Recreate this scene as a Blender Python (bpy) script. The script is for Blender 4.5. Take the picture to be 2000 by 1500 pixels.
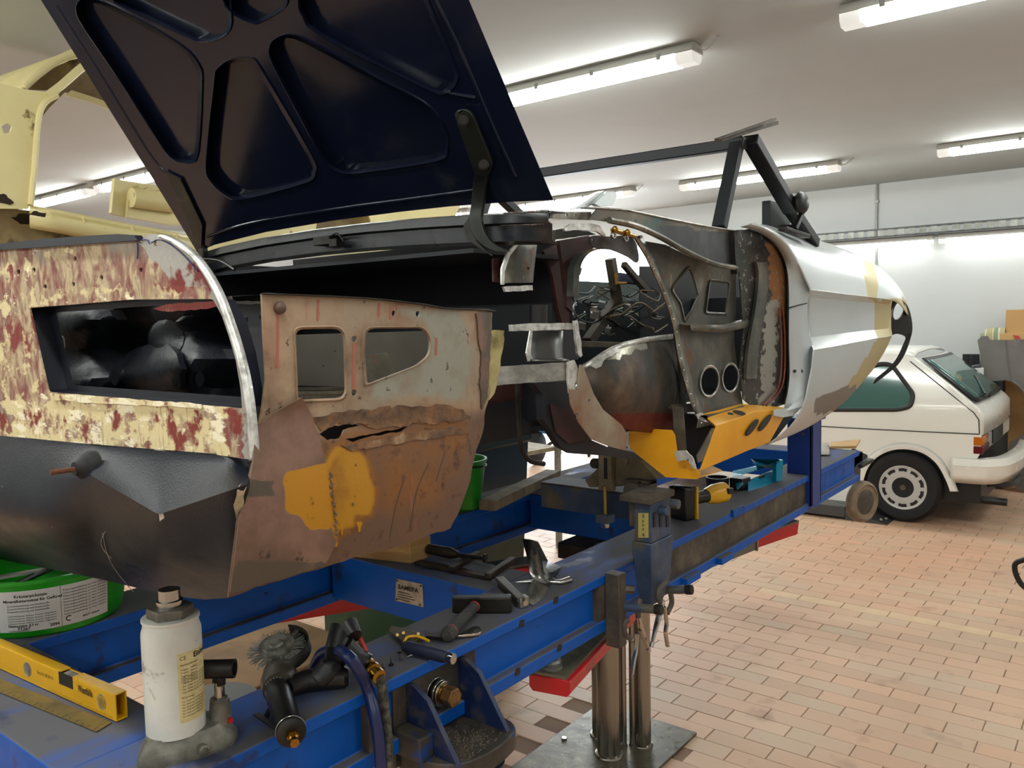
import bpy, bmesh, math, random
from mathutils import Vector as V, Matrix
from mathutils.geometry import delaunay_2d_cdt
for o in list(bpy.data.objects): bpy.data.objects.remove(o)
SC = bpy.context.scene; COL = SC.collection
R = math.radians
# ---------------------------------------------------------------- camera (world: X along the car, Y across, Z up)
FPX, HEAD, PITCH, ROLL = 1593.0, R(38), R(4.34), .021
CAM = V((0, 0, 1.70))
_f0 = V((math.cos(HEAD), math.sin(HEAD), 0)); _r0 = V((math.sin(HEAD), -math.cos(HEAD), 0)); _z = V((0, 0, 1))
_fw = _f0*math.cos(PITCH) - _z*math.sin(PITCH); _u0 = _z*math.cos(PITCH) + _f0*math.sin(PITCH)
_rt = _r0*math.cos(ROLL) - _u0*math.sin(ROLL); _up = _u0*math.cos(ROLL) + _r0*math.sin(ROLL)
cd = bpy.data.cameras.new('camera'); cam = bpy.data.objects.new('camera', cd); COL.objects.link(cam)
cd.sensor_width = 36; cd.lens = FPX*36/2000; cd.clip_start = .02; cd.clip_end = 200
m = Matrix((( _rt.x, _up.x, -_fw.x, 0), (_rt.y, _up.y, -_fw.y, 0), (_rt.z, _up.z, -_fw.z, 0), (0, 0, 0, 1)))
m.translation = CAM; cam.matrix_world = m; SC.camera = cam
# ---------------------------------------------------------------- world, exposure
w = bpy.data.worlds.new('world'); SC.world = w; w.use_nodes = True
w.node_tree.nodes['Background'].inputs[0].default_value = (.80, .90, 1.0, 1)
w.node_tree.nodes['Background'].inputs[1].default_value = 5.0
SC.view_settings.view_transform = 'Standard'; SC.view_settings.look = 'None'
SC.view_settings.exposure = EXPO = 0.45; SC.view_settings.gamma = 1; SC.view_settings.use_curve_mapping = False
LAMP = 31.0          # tube emission
ADDED_GATE = (9.47, 4.9, 8.6, 2.65)   # unseen open gate added in the back wall for daylight: x, y0, y1, height
ld = bpy.data.lights.new('added_gate_daylight', 'AREA'); ld.shape = 'RECTANGLE'; ld.size = 3.6; ld.size_y = 2.5; ld.energy = 170; ld.color = (.93, .97, 1.0)
lo = bpy.data.objects.new('added_gate_daylight', ld); COL.objects.link(lo); lo.location = (9.75, 6.75, 1.35); lo.rotation_euler = (0, R(90), 0)  # area light added behind the gate opening to brighten the far floor

# ---------------------------------------------------------------- helpers: a pixel of the 2000x1500 frame to a point at a known X, Y or Z
def ray(x, y): return _fw + _rt*((x-1000)/FPX) - _up*((y-750)/FPX)
def AX(x, y, v): d = ray(x, y); return CAM + d*((v-CAM.x)/d.x)
def AY(x, y, v): d = ray(x, y); return CAM + d*((v-CAM.y)/d.y)
def AZ(x, y, v): d = ray(x, y); return CAM + d*((v-CAM.z)/d.z)
def cr(pts, n=6, closed=False):
    pts = [V(p) for p in pts]; out = []; N = len(pts)
    for i in range(N if closed else N-1):
        if closed: a, b, c, d = pts[i-1], pts[i], pts[(i+1) % N], pts[(i+2) % N]
        else: a, b, c, d = pts[max(i-1, 0)], pts[i], pts[i+1], pts[min(i+2, N-1)]
        for k in range(n):
            t = k/n; out.append(.5*((2*b)+(c-a)*t+(2*a-5*b+4*c-d)*t*t+(3*b-a-3*c+d)*t*t*t))
    if not closed: out.append(pts[-1])
    return out
def jag(poly, amp=2.0, step=9, seed=1, closed=True):
    rnd = random.Random(seed); out = []; N = len(poly)
    for i in range(N if closed else N-1):
        a, b = V(poly[i]), V(poly[(i+1) % N]); k = max(1, int((b-a).length/step))
        for j in range(k):
            p = a.lerp(b, j/k)
            if j: p += V((rnd.uniform(-amp, amp), rnd.uniform(-amp, amp)))
            out.append((p.x, p.y))
    if not closed: out.append(tuple(poly[-1]))
    return out
def ell(cx, cy, rx, ry, n=20, rot=0):
    return [(cx+rx*math.cos(t)*math.cos(rot)-ry*math.sin(t)*math.sin(rot), cy+rx*math.cos(t)*math.sin(rot)+ry*math.sin(t)*math.cos(rot)) for t in [2*math.pi*i/n for i in range(n)]]
def rrect(x0, y0, x1, y1, r, n=4):
    out = []
    for cx, cy, a0 in ((x1-r, y1-r, 0), (x0+r, y1-r, 90), (x0+r, y0+r, 180), (x1-r, y0+r, 270)):
        for k in range(n+1): a = R(a0+90*k/n); out.append((cx+r*math.cos(a), cy+r*math.sin(a)))
    return out
def rpoly(pts, r, n=4):
    """polygon with rounded corners (2-D), r number or list"""
    out = []; N = len(pts)
    for i in range(N):
        p, a, b = V(pts[i]), V(pts[i-1]), V(pts[(i+1) % N]); rr = r[i] if isinstance(r, (list, tuple)) else r
        u, w_ = (a-p), (b-p); t = min(rr, u.length*.48, w_.length*.48); u.normalize(); w_.normalize()
        p0, p1 = p+u*t, p+w_*t
        for k in range(n+1):
            s = k/n; q = p0*(1-s)**2+p*2*s*(1-s)+p1*s*s; out.append((q.x, q.y))
    return out
def inside(p, poly):
    x, y = p; c = False; j = len(poly)-1
    for i in range(len(poly)):
        xi, yi = poly[i]; xj, yj = poly[j]
        if (yi > y) != (yj > y) and x < (xj-xi)*(y-yi)/(yj-yi)+xi: c = not c
        j = i
    return c
OFF = {}
class MB:
    def __init__(s): s.v = []; s.f = []; s.m = None
    def add(s, vs, fs):
        b = len(s.v); s.v += [V(p) for p in vs]; s.f += [tuple(i+b for i in q) for q in fs]; return s
    def obox(s, c, u, v, w):
        c, u, v, w = V(c), V(u), V(v), V(w)
        return s.add([c-u-v-w, c+u-v-w, c+u+v-w, c-u+v-w, c-u-v+w, c+u-v+w, c+u+v+w, c-u+v+w], [(0,3,2,1),(4,5,6,7),(0,1,5,4),(1,2,6,5),(2,3,7,6),(3,0,4,7)])
    def box(s, a, b):
        a, b = V(a), V(b); c = (a+b)/2; h = (b-a)/2
        return s.obox(c, (h.x,0,0), (0,h.y,0), (0,0,h.z))
    def prism(s, loop, d):
        d = V(d); n = len(loop); l = [V(p) for p in loop]
        return s.add(l+[p+d for p in l], [tuple(range(n)), tuple(range(2*n-1, n-1, -1))]+[(i, i+n, (i+1) % n+n, (i+1) % n) for i in range(n)])
    def bar(s, p0, p1, wd, ht, up=(0,0,1)):
        p0, p1 = V(p0), V(p1); d = (p1-p0); c = (p0+p1)/2; dn = d.normalized(); sd = dn.cross(V(up)).normalized(); u = sd.cross(dn)
        return s.obox(c, d/2, sd*wd/2, u*ht/2)
    def ring(s, c, ax, r, n=20, ref=None):
        ax = V(ax).normalized(); a = V(ref) if ref else (V((0,0,1)) if abs(ax.z) < .9 else V((1,0,0))); u = ax.cross(a).normalized(); w = ax.cross(u)
        return [V(c)+u*(r*math.cos(2*math.pi*i/n))+w*(r*math.sin(2*math.pi*i/n)) for i in range(n)]
    def loft(s, rings, caps=True, closed=True):
        n = len(rings[0]); b = len(s.v)
        for q in rings: s.v += [V(p) for p in q]
        for k in range(len(rings)-1):
            for i in range(n if closed else n-1): s.f.append((b+k*n+i, b+k*n+(i+1) % n, b+(k+1)*n+(i+1) % n, b+(k+1)*n+i))
        if caps and closed: s.f += [tuple(b+i for i in range(n-1, -1, -1)), tuple(b+(len(rings)-1)*n+i for i in range(n))]
        return s
    def cyl(s, p0, p1, r0, r1=None, n=20):
        p0, p1 = V(p0), V(p1); r1 = r0 if r1 is None else r1
        return s.loft([s.ring(p0, p1-p0, r0, n), s.ring(p1, p1-p0, r1, n)])
    def lathe(s, c, ax, prof, n=28, caps=True):
        c, ax = V(c), V(ax).normalized()
        return s.loft([s.ring(c+ax*h, ax, max(r, 1e-4), n) for r, h in prof], caps)
    def tube(s, pts, r, n=10, flat=None):
        pts = [V(p) for p in pts]; N = len(pts); rings = []; ref = None
        for i, p in enumerate(pts):
            d = (pts[min(i+1, N-1)]-pts[max(i-1, 0)]).normalized()
            if ref is None:
                a = V((0,0,1)) if abs(d.z) < .9 else V((1,0,0)); ref = d.cross(a).normalized()
            ref = (ref-d*ref.dot(d)).normalized(); w = d.cross(ref); rr = r[i] if isinstance(r, (list, tuple)) else r
            rings.append([p+ref*(rr*math.cos(2*math.pi*k/n))+w*(rr*(flat or 1)*math.sin(2*math.pi*k/n)) for k in range(n)])
        return s.loft(rings)
    def ball(s, c, r, n=16):
        c = V(c); rr = V((r, r, r)) if isinstance(r, (int, float)) else V(r); m_ = n//2; rings = []
        for k in range(m_+1):
            t = -math.pi/2+math.pi*k/m_; q = max(math.cos(t), 1e-3)
            rings.append([c+V((rr.x*q*math.cos(2*math.pi*i/n), rr.y*q*math.sin(2*math.pi*i/n), rr.z*math.sin(t))) for i in range(n)])
        return s.loft(rings)
    def grid(s, rows): return s.loft(rows, caps=False, closed=False)
    def build(s, name, mat, parent=None, bevel=0, seg=2, smooth=38, solid=0, sub=0, nonorm=False):
        me = bpy.data.meshes.new(name); off = OFF.get(parent.name, V((0,0,0))) if parent else V((0,0,0))
        me.from_pydata([p-off for p in s.v], [], s.f); bm = bmesh.new(); bm.from_mesh(me)
        if s.m: lay = bm.verts.layers.float_color.new('m'); bm.verts.ensure_lookup_table(); [v.__setitem__(lay, (*c, 1)) for v, c in zip(bm.verts, s.m)]
        if not nonorm: bmesh.ops.recalc_face_normals(bm, faces=bm.faces)
        th = R(smooth)
        for f in bm.faces: f.smooth = smooth > 0
        for e in bm.edges:
            if len(e.link_faces) == 2: e.smooth = e.calc_face_angle(3) < th
        bm.to_mesh(me); bm.free(); o = bpy.data.objects.new(name, me); COL.objects.link(o); me.materials.append(mat)
        if parent: o.parent = parent
        OFF[o.name] = off
        if solid: md = o.modifiers.new('s', 'SOLIDIFY'); md.thickness = solid; md.offset = 0
        if sub: md = o.modifiers.new('u', 'SUBSURF'); md.levels = md.render_levels = sub
        if bevel: md = o.modifiers.new('b', 'BEVEL'); md.width = bevel; md.segments = seg; md.limit_method = 'ANGLE'; md.angle_limit = R(40)
        return o
def sheet(outer, holes=(), fn=None, step=0, th=(0,0,0), mask=None, seed=0, extra=()):
    """a panel: outline and holes in frame pixels, fn(px,py)->world point, th = thickness vector"""
    outer = [tuple(p)[:2] for p in outer]; loops = [outer]+[[tuple(p)[:2] for p in h] for h in holes]
    pts = []; edges = []
    for l in loops:
        b = len(pts); pts += l; edges += [(b+i, b+(i+1) % len(l)) for i in range(len(l))]
    ex = [tuple(p)[:2] for p in extra if inside(tuple(p)[:2], outer)]; pts += ex
    if step:
        xs = [p[0] for p in outer]; ys = [p[1] for p in outer]; rnd = random.Random(seed); y = min(ys)+step/2; row = 0
        while y < max(ys):
            x = min(xs)+step/2+(step/2 if row % 2 else 0)
            while x < max(xs):
                q = (x+rnd.uniform(-.1, .1)*step, y)
                if inside(q, outer) and not any(inside(q, h) for h in loops[1:]):
                    if all((q[0]-p[0])**2+(q[1]-p[1])**2 > (step*.4)**2 for l in loops+[ex] for p in l): pts.append(q)
                x += step
            y += step*.87; row += 1
    vs, es, fs, ov, oe, of = delaunay_2d_cdt([V(p) for p in pts], edges, [], 0, 1e-4)
    tri = []
    for f in fs:
        c = (sum(vs[i][0] for i in f)/3, sum(vs[i][1] for i in f)/3)
        if inside(c, outer) and not any(inside(c, h) for h in loops[1:]): tri.append(tuple(f))
    w = [V(fn(v[0], v[1])) for v in vs]; n = len(w); th = V(th); mb = MB()
    mb.v = w+([p+th for p in w] if th.length else []); mb.f = list(tri)
    if th.length:
        mb.f += [tuple(i+n for i in reversed(f)) for f in tri]; cnt = {}
        for f in tri:
            for i in range(3): k = (f[i], f[(i+1) % 3]); cnt[tuple(sorted(k))] = (cnt.get(tuple(sorted(k)), (0,))[0]+1, k)
        for c, (a, b) in cnt.values():
            if c == 1: mb.f.append((b, a, a+n, b+n))
    if mask: cs = [mask(v[0], v[1]) for v in vs]; mb.m = cs+(cs if th.length else [])
    return mb
def thing(name, label, cat, loc, group=None):
    o = bpy.data.objects.new(name, None); COL.objects.link(o); o.location = loc; o.empty_display_size = .05
    OFF[o.name] = V(loc); o['label'] = label; o['category'] = cat
    if group: o['group'] = group
    return o
def tag(o, label, cat, group=None):
    o['label'] = label; o['category'] = cat
    if group: o['group'] = group
    return o
def struct(o): o['kind'] = 'structure'; return o
def text(s, size, fn, mat, parent, name='lettering', depth=0, sx=1, align='LEFT', bold=0):
    cu = bpy.data.curves.new('t', 'FONT'); cu.body = s; cu.size = size; cu.align_x = align; cu.resolution_u = 3; cu.offset = bold*size
    t = bpy.data.objects.new('t', cu); COL.objects.link(t); bpy.context.view_layer.update()
    me = bpy.data.meshes.new_from_object(t.evaluated_get(bpy.context.evaluated_depsgraph_get())); bpy.data.objects.remove(t); me.name = name
    off = OFF.get(parent.name, V((0,0,0))) if parent else V((0,0,0))
    for v in me.vertices: v.co = V(fn(v.co.x*sx, v.co.y))-off
    me.materials.clear(); me.materials.append(mat); o = bpy.data.objects.new(name, me); COL.objects.link(o)
    if parent: o.parent = parent
    OFF[o.name] = off
    return o
def link_copy(o, parent, loc=None):
    c = o.copy(); COL.objects.link(c); c.parent = parent; OFF[c.name] = OFF.get(parent.name, V((0,0,0)))
    if loc is not None: c.location = loc
    return c
def copy_tree(root, loc, rz=None):
    r = root.copy(); COL.objects.link(r); r.location = loc; OFF[r.name] = V(loc)
    if rz is not None: r.rotation_euler = (0, 0, rz)
    for ch in root.children:
        c = link_copy(ch, r)
        for g in ch.children: link_copy(g, c)
    return r
# ---------------------------------------------------------------- procedural materials
def hx(h):
    c = [int(h[i:i+2], 16)/255 for i in (0, 2, 4)]
    return tuple(x/12.92 if x <= .04045 else ((x+.055)/1.055)**2.4 for x in c)
def mat(name, c, rough=.5, metal=0, ramp=None, scale=6, detail=5, stretch=(1,1,1), bump=0, bscale=None, layers=(), coat=0, emit=None, es=0, rvar=0, trans=0, spec=None, alpha=1, dist=0):
    m_ = bpy.data.materials.new(name); m_.use_nodes = True; nt = m_.node_tree; N = nt.nodes; L = nt.links; bs = N['Principled BSDF']
    if isinstance(c, str): c = hx(c)
    tc = N.new('ShaderNodeTexCoord').outputs['Object']
    def noise(sc, st=(1,1,1), det=5, ds=0):
        mp = N.new('ShaderNodeMapping'); mp.inputs['Scale'].default_value = st; L.new(tc, mp.inputs[0])
        n = N.new('ShaderNodeTexNoise'); n.inputs['Scale'].default_value = sc; n.inputs['Detail'].default_value = det; n.inputs['Roughness'].default_value = .62; n.inputs['Distortion'].default_value = ds
        L.new(mp.outputs[0], n.inputs['Vector']); return n.outputs[0]
    base = None; rg = None; mt = None
    if ramp:
        r_ = N.new('ShaderNodeValToRGB'); els = r_.color_ramp.elements
        while len(els) < len(ramp): els.new(.5)
        for e, (p, q) in zip(els, ramp): e.position = p; e.color = (*(hx(q) if isinstance(q, str) else q), 1)
        L.new(noise(scale, stretch, detail, dist), r_.inputs[0]); base = r_.outputs[0]
    def setv(sock, cur, val):
        if cur is not None: L.new(cur, sock)
        else: sock.default_value = val
    if rvar:
        mr = N.new('ShaderNodeMapRange'); mr.inputs[3].default_value = max(rough-rvar, .02); mr.inputs[4].default_value = rough+rvar; mr.inputs[1].default_value = .3; mr.inputs[2].default_value = .7
        L.new(noise(scale*2.3, stretch), mr.inputs[0]); rg = mr.outputs[0]
    for ly in layers:
        nz = noise(ly.get('scale', 8), ly.get('stretch', (1,1,1)), ly.get('detail', 6), ly.get('dist', 0)); src = nz
        if 'attr' in ly:
            at = N.new('ShaderNodeAttribute'); at.attribute_name = 'm'; sp = N.new('ShaderNodeSeparateColor'); L.new(at.outputs['Color'], sp.inputs[0])
            ma = N.new('ShaderNodeMath'); ma.operation = 'MULTIPLY_ADD'; L.new(nz, ma.inputs[0]); ma.inputs[1].default_value = ly.get('amp', .6)*2.4; ma.inputs[2].default_value = -ly.get('amp', .6)*1.2
            ad = N.new('ShaderNodeMath'); ad.operation = 'ADD'; L.new(sp.outputs['RGB'.index(ly['attr'])], ad.inputs[0]); L.new(ma.outputs[0], ad.inputs[1]); src = ad.outputs[0]
        mr = N.new('ShaderNodeMapRange'); mr.inputs[1].default_value, mr.inputs[2].default_value = ly['t']; L.new(src, mr.inputs[0]); fac = mr.outputs[0]
        if ly.get('up'):
            ge = N.new('ShaderNodeNewGeometry'); sx = N.new('ShaderNodeSeparateXYZ'); L.new(ge.outputs['Normal'], sx.inputs[0])
            m2 = N.new('ShaderNodeMapRange'); m2.inputs[1].default_value = .5; m2.inputs[2].default_value = .8; L.new(sx.outputs[2], m2.inputs[0])
            mm = N.new('ShaderNodeMath'); mm.operation = 'MULTIPLY'; L.new(fac, mm.inputs[0]); L.new(m2.outputs[0], mm.inputs[1]); fac = mm.outputs[0]
        if 'k' in ly:
            mm = N.new('ShaderNodeMath'); mm.operation = 'MULTIPLY'; L.new(fac, mm.inputs[0]); mm.inputs[1].default_value = ly['k']; fac = mm.outputs[0]
        mx = N.new('ShaderNodeMix'); mx.data_type = 'RGBA'; L.new(fac, mx.inputs[0]); setv(mx.inputs[6], base, (*c, 1)); q = ly['c']; mx.inputs[7].default_value = (*(hx(q) if isinstance(q, str) else q), 1); base = mx.outputs[2]
        if 'rough' in ly:
            x = N.new('ShaderNodeMix'); L.new(fac, x.inputs[0]); setv(x.inputs[2], rg, rough); x.inputs[3].default_value = ly['rough']; rg = x.outputs[0]
        if 'metal' in ly:
            x = N.new('ShaderNodeMix'); L.new(fac, x.inputs[0]); setv(x.inputs[2], mt, metal); x.inputs[3].default_value = ly['metal']; mt = x.outputs[0]
    setv(bs.inputs['Base Color'], base, (*c, 1)); setv(bs.inputs['Roughness'], rg, rough); setv(bs.inputs['Metallic'], mt, metal)
    if bump:
        b = N.new('ShaderNodeBump'); b.inputs['Strength'].default_value = bump; b.inputs['Distance'].default_value = .004; L.new(noise(bscale or scale*6, stretch, 4), b.inputs['Height']); L.new(b.outputs[0], bs.inputs['Normal'])
    if coat: bs.inputs['Coat Weight'].default_value = coat; bs.inputs['Coat Roughness'].default_value = .08
    if emit: bs.inputs['Emission Color'].default_value = (*emit, 1); bs.inputs['Emission Strength'].default_value = es
    if trans: bs.inputs['Transmission Weight'].default_value = trans
    if spec is not None: bs.inputs['Specular IOR Level'].default_value = spec
    if alpha < 1: bs.inputs['Alpha'].default_value = alpha
    return m_
# ================================================================ materials of the place
m_ceil = mat('ceiling_paint', (.47,.49,.46), .8, ramp=[(.35,(.40,.41,.395)),(.65,(.44,.45,.435))], scale=.6)
m_wall = mat('wall_paint', (.74,.75,.72), .7, ramp=[(.3,(.48,.49,.485)),(.7,(.52,.53,.525))], scale=.7, bump=.05, bscale=30)
m_grout = mat('grout', '8a7261', .95)
def brick_mat():
    m_ = bpy.data.materials.new('fired_clay_paver'); m_.use_nodes = True; nt = m_.node_tree; N = nt.nodes; L = nt.links; bs = N['Principled BSDF']
    ge = N.new('ShaderNodeNewGeometry'); oi = N.new('ShaderNodeObjectInfo'); ad = N.new('ShaderNodeMath'); ad.operation = 'ADD'; L.new(ge.outputs['Random Per Island'], ad.inputs[0]); L.new(oi.outputs['Random'], ad.inputs[1])
    fr = N.new('ShaderNodeMath'); fr.operation = 'FRACT'; L.new(ad.outputs[0], fr.inputs[0])
    cr_ = N.new('ShaderNodeValToRGB'); els = cr_.color_ramp.elements
    for p, q in ((.0,'b8987e'),(.35,'c4a186'),(.6,'c9a286'),(.8,'bba38a'),(1.,'cda98c')):
        e = els[0] if p == 0 else (els[-1] if p == 1. else els.new(p)); e.position = p; e.color = (*hx(q), 1)
    L.new(fr.outputs[0], cr_.inputs[0])
    def nz(s, d=5):
        n = N.new('ShaderNodeTexNoise'); n.inputs['Scale'].default_value = s; n.inputs['Detail'].default_value = d; L.new(ge.outputs['Position'], n.inputs['Vector']); return n.outputs[0]
    def mix(a, col, src, lo, hi, k):
        mr = N.new('ShaderNodeMapRange'); mr.inputs[1].default_value = lo; mr.inputs[2].default_value = hi; mr.inputs[4].default_value = k; L.new(src, mr.inputs[0])
        mx = N.new('ShaderNodeMix'); mx.data_type = 'RGBA'; L.new(mr.outputs[0], mx.inputs[0]); L.new(a, mx.inputs[6]); mx.inputs[7].default_value = (*hx(col), 1); return mx.outputs[2]
    c = mix(cr_.outputs[0], 'c99779', nz(.55, 2), .45, .6, .6); c = mix(c, 'b3a088', nz(1.1, 3), .52, .7, .6); c = mix(c, '6f5341', nz(5), .6, .78, .5); c = mix(c, '58453a', nz(23), .68, .8, .5)
    L.new(c, bs.inputs['Base Color']); bs.inputs['Roughness'].default_value = .55
    b = N.new('ShaderNodeBump'); b.inputs['Strength'].default_value = .12; b.inputs['Distance'].default_value = .003; L.new(nz(60), b.inputs['Height']); L.new(b.outputs[0], bs.inputs['Normal'])
    return m_
m_brick = brick_mat()
m_pale = mat('pale_paver', 'cdb08e', .55, ramp=[(.3,'c2a482'),(.7,'d3b795')], scale=9)
m_plastic = mat('lamp_housing_plastic', 'b4b2ab', .5)
m_tube_w = mat('lit_wall_tube_cover', (1,1,1), .4, emit=(.95,1.0,.965), es=LAMP*.3)
m_clear = mat('lamp_cover_plastic', '#d8d8d4'[1:], .25, trans=.0, emit=(1,.98,.93), es=.35)
m_tube = mat('lit_tube_cover', (1,1,1), .4, emit=(.95,1.0,.965), es=LAMP)
m_tray = mat('dull_tray_steel', '4c4d4c', .5, .5)
m_steelgrey = mat('galvanised_grey', '8b8b88', .45, .6, ramp=[(.3,'77776f'),(.7,'9a9a96')], scale=12)
# ================================================================ room shell
X0, X1, Y0, Y1, ZC = -3.6, 9.47, -3.4, 11.0, 3.10
struct(MB().box((X0-.2,Y0-.2,ZC),(X1+.2,Y1+.2,ZC+.15)).build('ceiling', m_ceil, smooth=0))
gx, gy0, gy1, gz = ADDED_GATE
wb = MB(); wb.box((X1,Y0-.2,0),(X1+.2,gy0,ZC)); wb.box((X1,gy1,0),(X1+.2,Y1+.2,ZC)); wb.box((X1,gy0,gz),(X1+.2,gy1,ZC)); struct(wb.build('wall_back', m_wall, smooth=0))
struct(MB().box((X0-.2,Y1,0),(X1,Y1+.2,ZC)).build('wall_left', m_wall, smooth=0))
struct(MB().box((X0-.2,Y0-.2,0),(X1,Y0,ZC)).build('wall_right', m_wall, smooth=0))
struct(MB().box((X0-.2,Y0,0),(X0,Y1,ZC)).build('wall_front', m_wall, smooth=0))
fl = struct(MB().box((X0-.2,Y0-.2,-.15),(X1+.2,Y1+.2,-.005)).build('floor', m_grout, smooth=0))
struct(MB().box((X1+.2,gy0-3,-.15),(X1+6,gy1+3,-.01)).build('ground_outside', mat('yard_concrete', 'a8a29a', .9), smooth=0))
# pavers: long side across the bench; the 300 that show largest are objects, the rest one mesh
def paver(h=.12): 
    a, b, c = .1240, .0503, .0015
    return [(-b,-a,-.012),(b,-a,-.012),(b,a,-.012),(-b,a,-.012),(-b,-a,-c),(b,-a,-c),(b,a,-c),(-b,a,-c),(-b+c,-a+c,0),(b-c,-a+c,0),(b-c,a-c,0),(-b+c,a-c,0)], [(0,1,5,4),(1,2,6,5),(2,3,7,6),(3,0,4,7),(4,5,9,8),(5,6,10,9),(6,7,11,10),(7,4,8,11),(8,9,10,11)]
pv, pf = paver(); me = bpy.data.meshes.new('paver'); me.from_pydata(pv, [], pf); me.materials.append(m_brick)
cells = []; rnd = random.Random(4)
for i in range(int((X1-X0)/.1025)):
    x = X0+.06+i*.1025; pale = abs(x-4.895) < .051
    for j in range(-1, int((Y1-Y0)/.2525)+1):
        y = Y0+.10+j*.2525+(.126 if i % 2 else 0)
        if 2.30 < x < 3.0 and 1.38 < y < 1.90: continue      # the lift's base plate lies here
        cells.append((x, y, pale))
def score(c):
    p = V((c[0], c[1], 0))-CAM; d = p.dot(_fw)
    if d < .5: return 0
    u, v = 1000+FPX*p.dot(_rt)/d, 750-FPX*p.dot(_up)/d
    if not (-20 < u < 2020 and -20 < v < 1520): return 0
    lim = 1497-.489*(u-415)+175      # floor in front of the bench
    if v < lim and not (950 < u < 1100 and 1030 < v < 1100): return 0
    return 1/d
cells.sort(key=lambda c: -score(c)); rest = MB()
for k, (x, y, pale) in enumerate(cells):
    z = rnd.uniform(-.0012, .0006)
    if k < 300:
        o = bpy.data.objects.new('paver', me); COL.objects.link(o); o.parent = fl; o.location = (x, y, z)
        if pale: o.material_slots[0].link = 'OBJECT'; o.material_slots[0].material = m_pale
    else: rest.add([V(p)+V((x, y, z)) for p in pv], pf)
rs = rest.build('pavers', m_brick, fl, smooth=0, nonorm=True); rs['kind'] = 'stuff'
# conduit and cable tray on the back wall
c = MB().cyl((9.455,2.35,.0),(9.455,2.35,3.1),.011,n=10); [c.box((9.44,2.33,z),(9.47,2.37,z+.02)) for z in (.6,1.4,2.2,2.9)]
struct(c.build('trim_1', m_steelgrey))
tr = thing('cable_tray', 'grey perforated steel cable tray running along the white back wall', 'cable tray', (9.3,1.5,2.52))
for z in (2.50, 2.575): MB().box((9.22,-1.5,z),(9.225,4.8,z+.022)).build('side_rail', m_tray, tr)
MB().box((9.225,-1.5,2.50),(9.46,4.8,2.504)).build('tray_floor', m_tray, tr)
for k in range(62): MB().box((9.219,-1.48+k*.1,2.52),(9.224,-1.42+k*.1,2.58)).build('rung', m_steelgrey, tr)
# ================================================================ fluorescent lamps
def lamp(y0, x, z, label, grp='fluorescent ceiling lamps', n=1.57):
    """housing against the ceiling, cover below it, lit length with clear ends, cable at the end"""
    t = thing('fluorescent_lamp', label, 'lamp', (x, y0+n/2, z), grp); y1 = y0+n
    def sec(y, s=1): return [V((x+a*s, y, z+b)) for a, b in ((-.062,-.045),(-.058,-.075),(-.035,-.098),(.035,-.098),(.058,-.075),(.062,-.045))]
    h = MB(); h.loft([[V((x+a, y, z+b)) for a, b in ((-.045,0),(-.065,-.028),(-.068,-.046),(.068,-.046),(.065,-.028),(.045,0))] for y in (y0, y1)]); h.build('housing', m_plastic, t, bevel=.004)
    MB().loft([sec(y0+.10), sec(y1-.10)]).build('lit_cover', m_tube, t)
    for a, b in ((y0+.005, y0+.10), (y1-.10, y1-.005)): MB().loft([sec(a, .96), sec(b)]).build('cover_end', m_clear, t)
    for f in (.12, .38, .62, .88): MB().box((x-.071, y0+n*f-.012, z-.06),(x-.06, y0+n*f+.012, z-.03)).build('clip', m_steelgrey, t)
    MB().tube(cr([(x, y0, z-.03),(x-.01, y0-.05, z-.045),(x-.02, y0-.10, z-.012),(x-.02, y0-.13, z)], 5), .004, 6).build('cable', m_plastic, t)
    return t
lamp(-.42, 3.98, 3.10, 'fluorescent ceiling lamp cut off by the top right corner of the picture')
lamp(1.86, 3.98, 3.10, 'long fluorescent ceiling lamp right of the raised dark blue bonnet')
lamp(4.14, 3.98, 3.10, 'fluorescent ceiling lamp hidden behind the raised bonnet')
lamp(6.30, 3.80, 3.10, 'fluorescent ceiling lamp behind the cream shell, beside the bonnet edge')
lamp(8.02, 3.80, 3.10, 'fluorescent ceiling lamp seen through the cream body shell door opening')
lamp(-.13, 7.70, 3.10, 'fluorescent ceiling lamp above the white hatchback at the right edge')
lamp(2.25, 7.77, 3.10, 'whole fluorescent ceiling lamp behind the steel brace frame')
lamp(4.33, 7.70, 3.10, 'fluorescent ceiling lamp just under the bonnet corner, near the hinge')
lamp(6.60, 7.70, 3.10, 'fluorescent ceiling lamp near the added open gate at the back')
lamp(-2.70, 3.98, 3.10, 'unseen fluorescent ceiling lamp added outside the right of the picture, middle row'); lamp(-2.41, 7.70, 3.10, 'unseen fluorescent ceiling lamp added outside the right of the picture, back row')  # both lamps added out of view to brighten the near side
for y, s_ in ((-2.6,'far right'),(-.4,'straight overhead'),(1.8,'slightly left'),(4.0,'far left'),(6.2,'leftmost')): lamp(y, .26, 3.10, 'unseen fluorescent ceiling lamp in the added row over the photographer, '+s_, 'added lamps over the photographer')  # unseen row added to light the front of the bench
for y, s_ in ((-2.6,'far right'),(-.4,'middle'),(1.8,'left'),(4.0,'far left'),(6.2,'leftmost')): lamp(y, -2.2, 3.10, 'unseen fluorescent ceiling lamp in the added row behind the photographer, '+s_, 'added lamps behind the photographer')  # unseen row added to light faces turned to the camera
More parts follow.
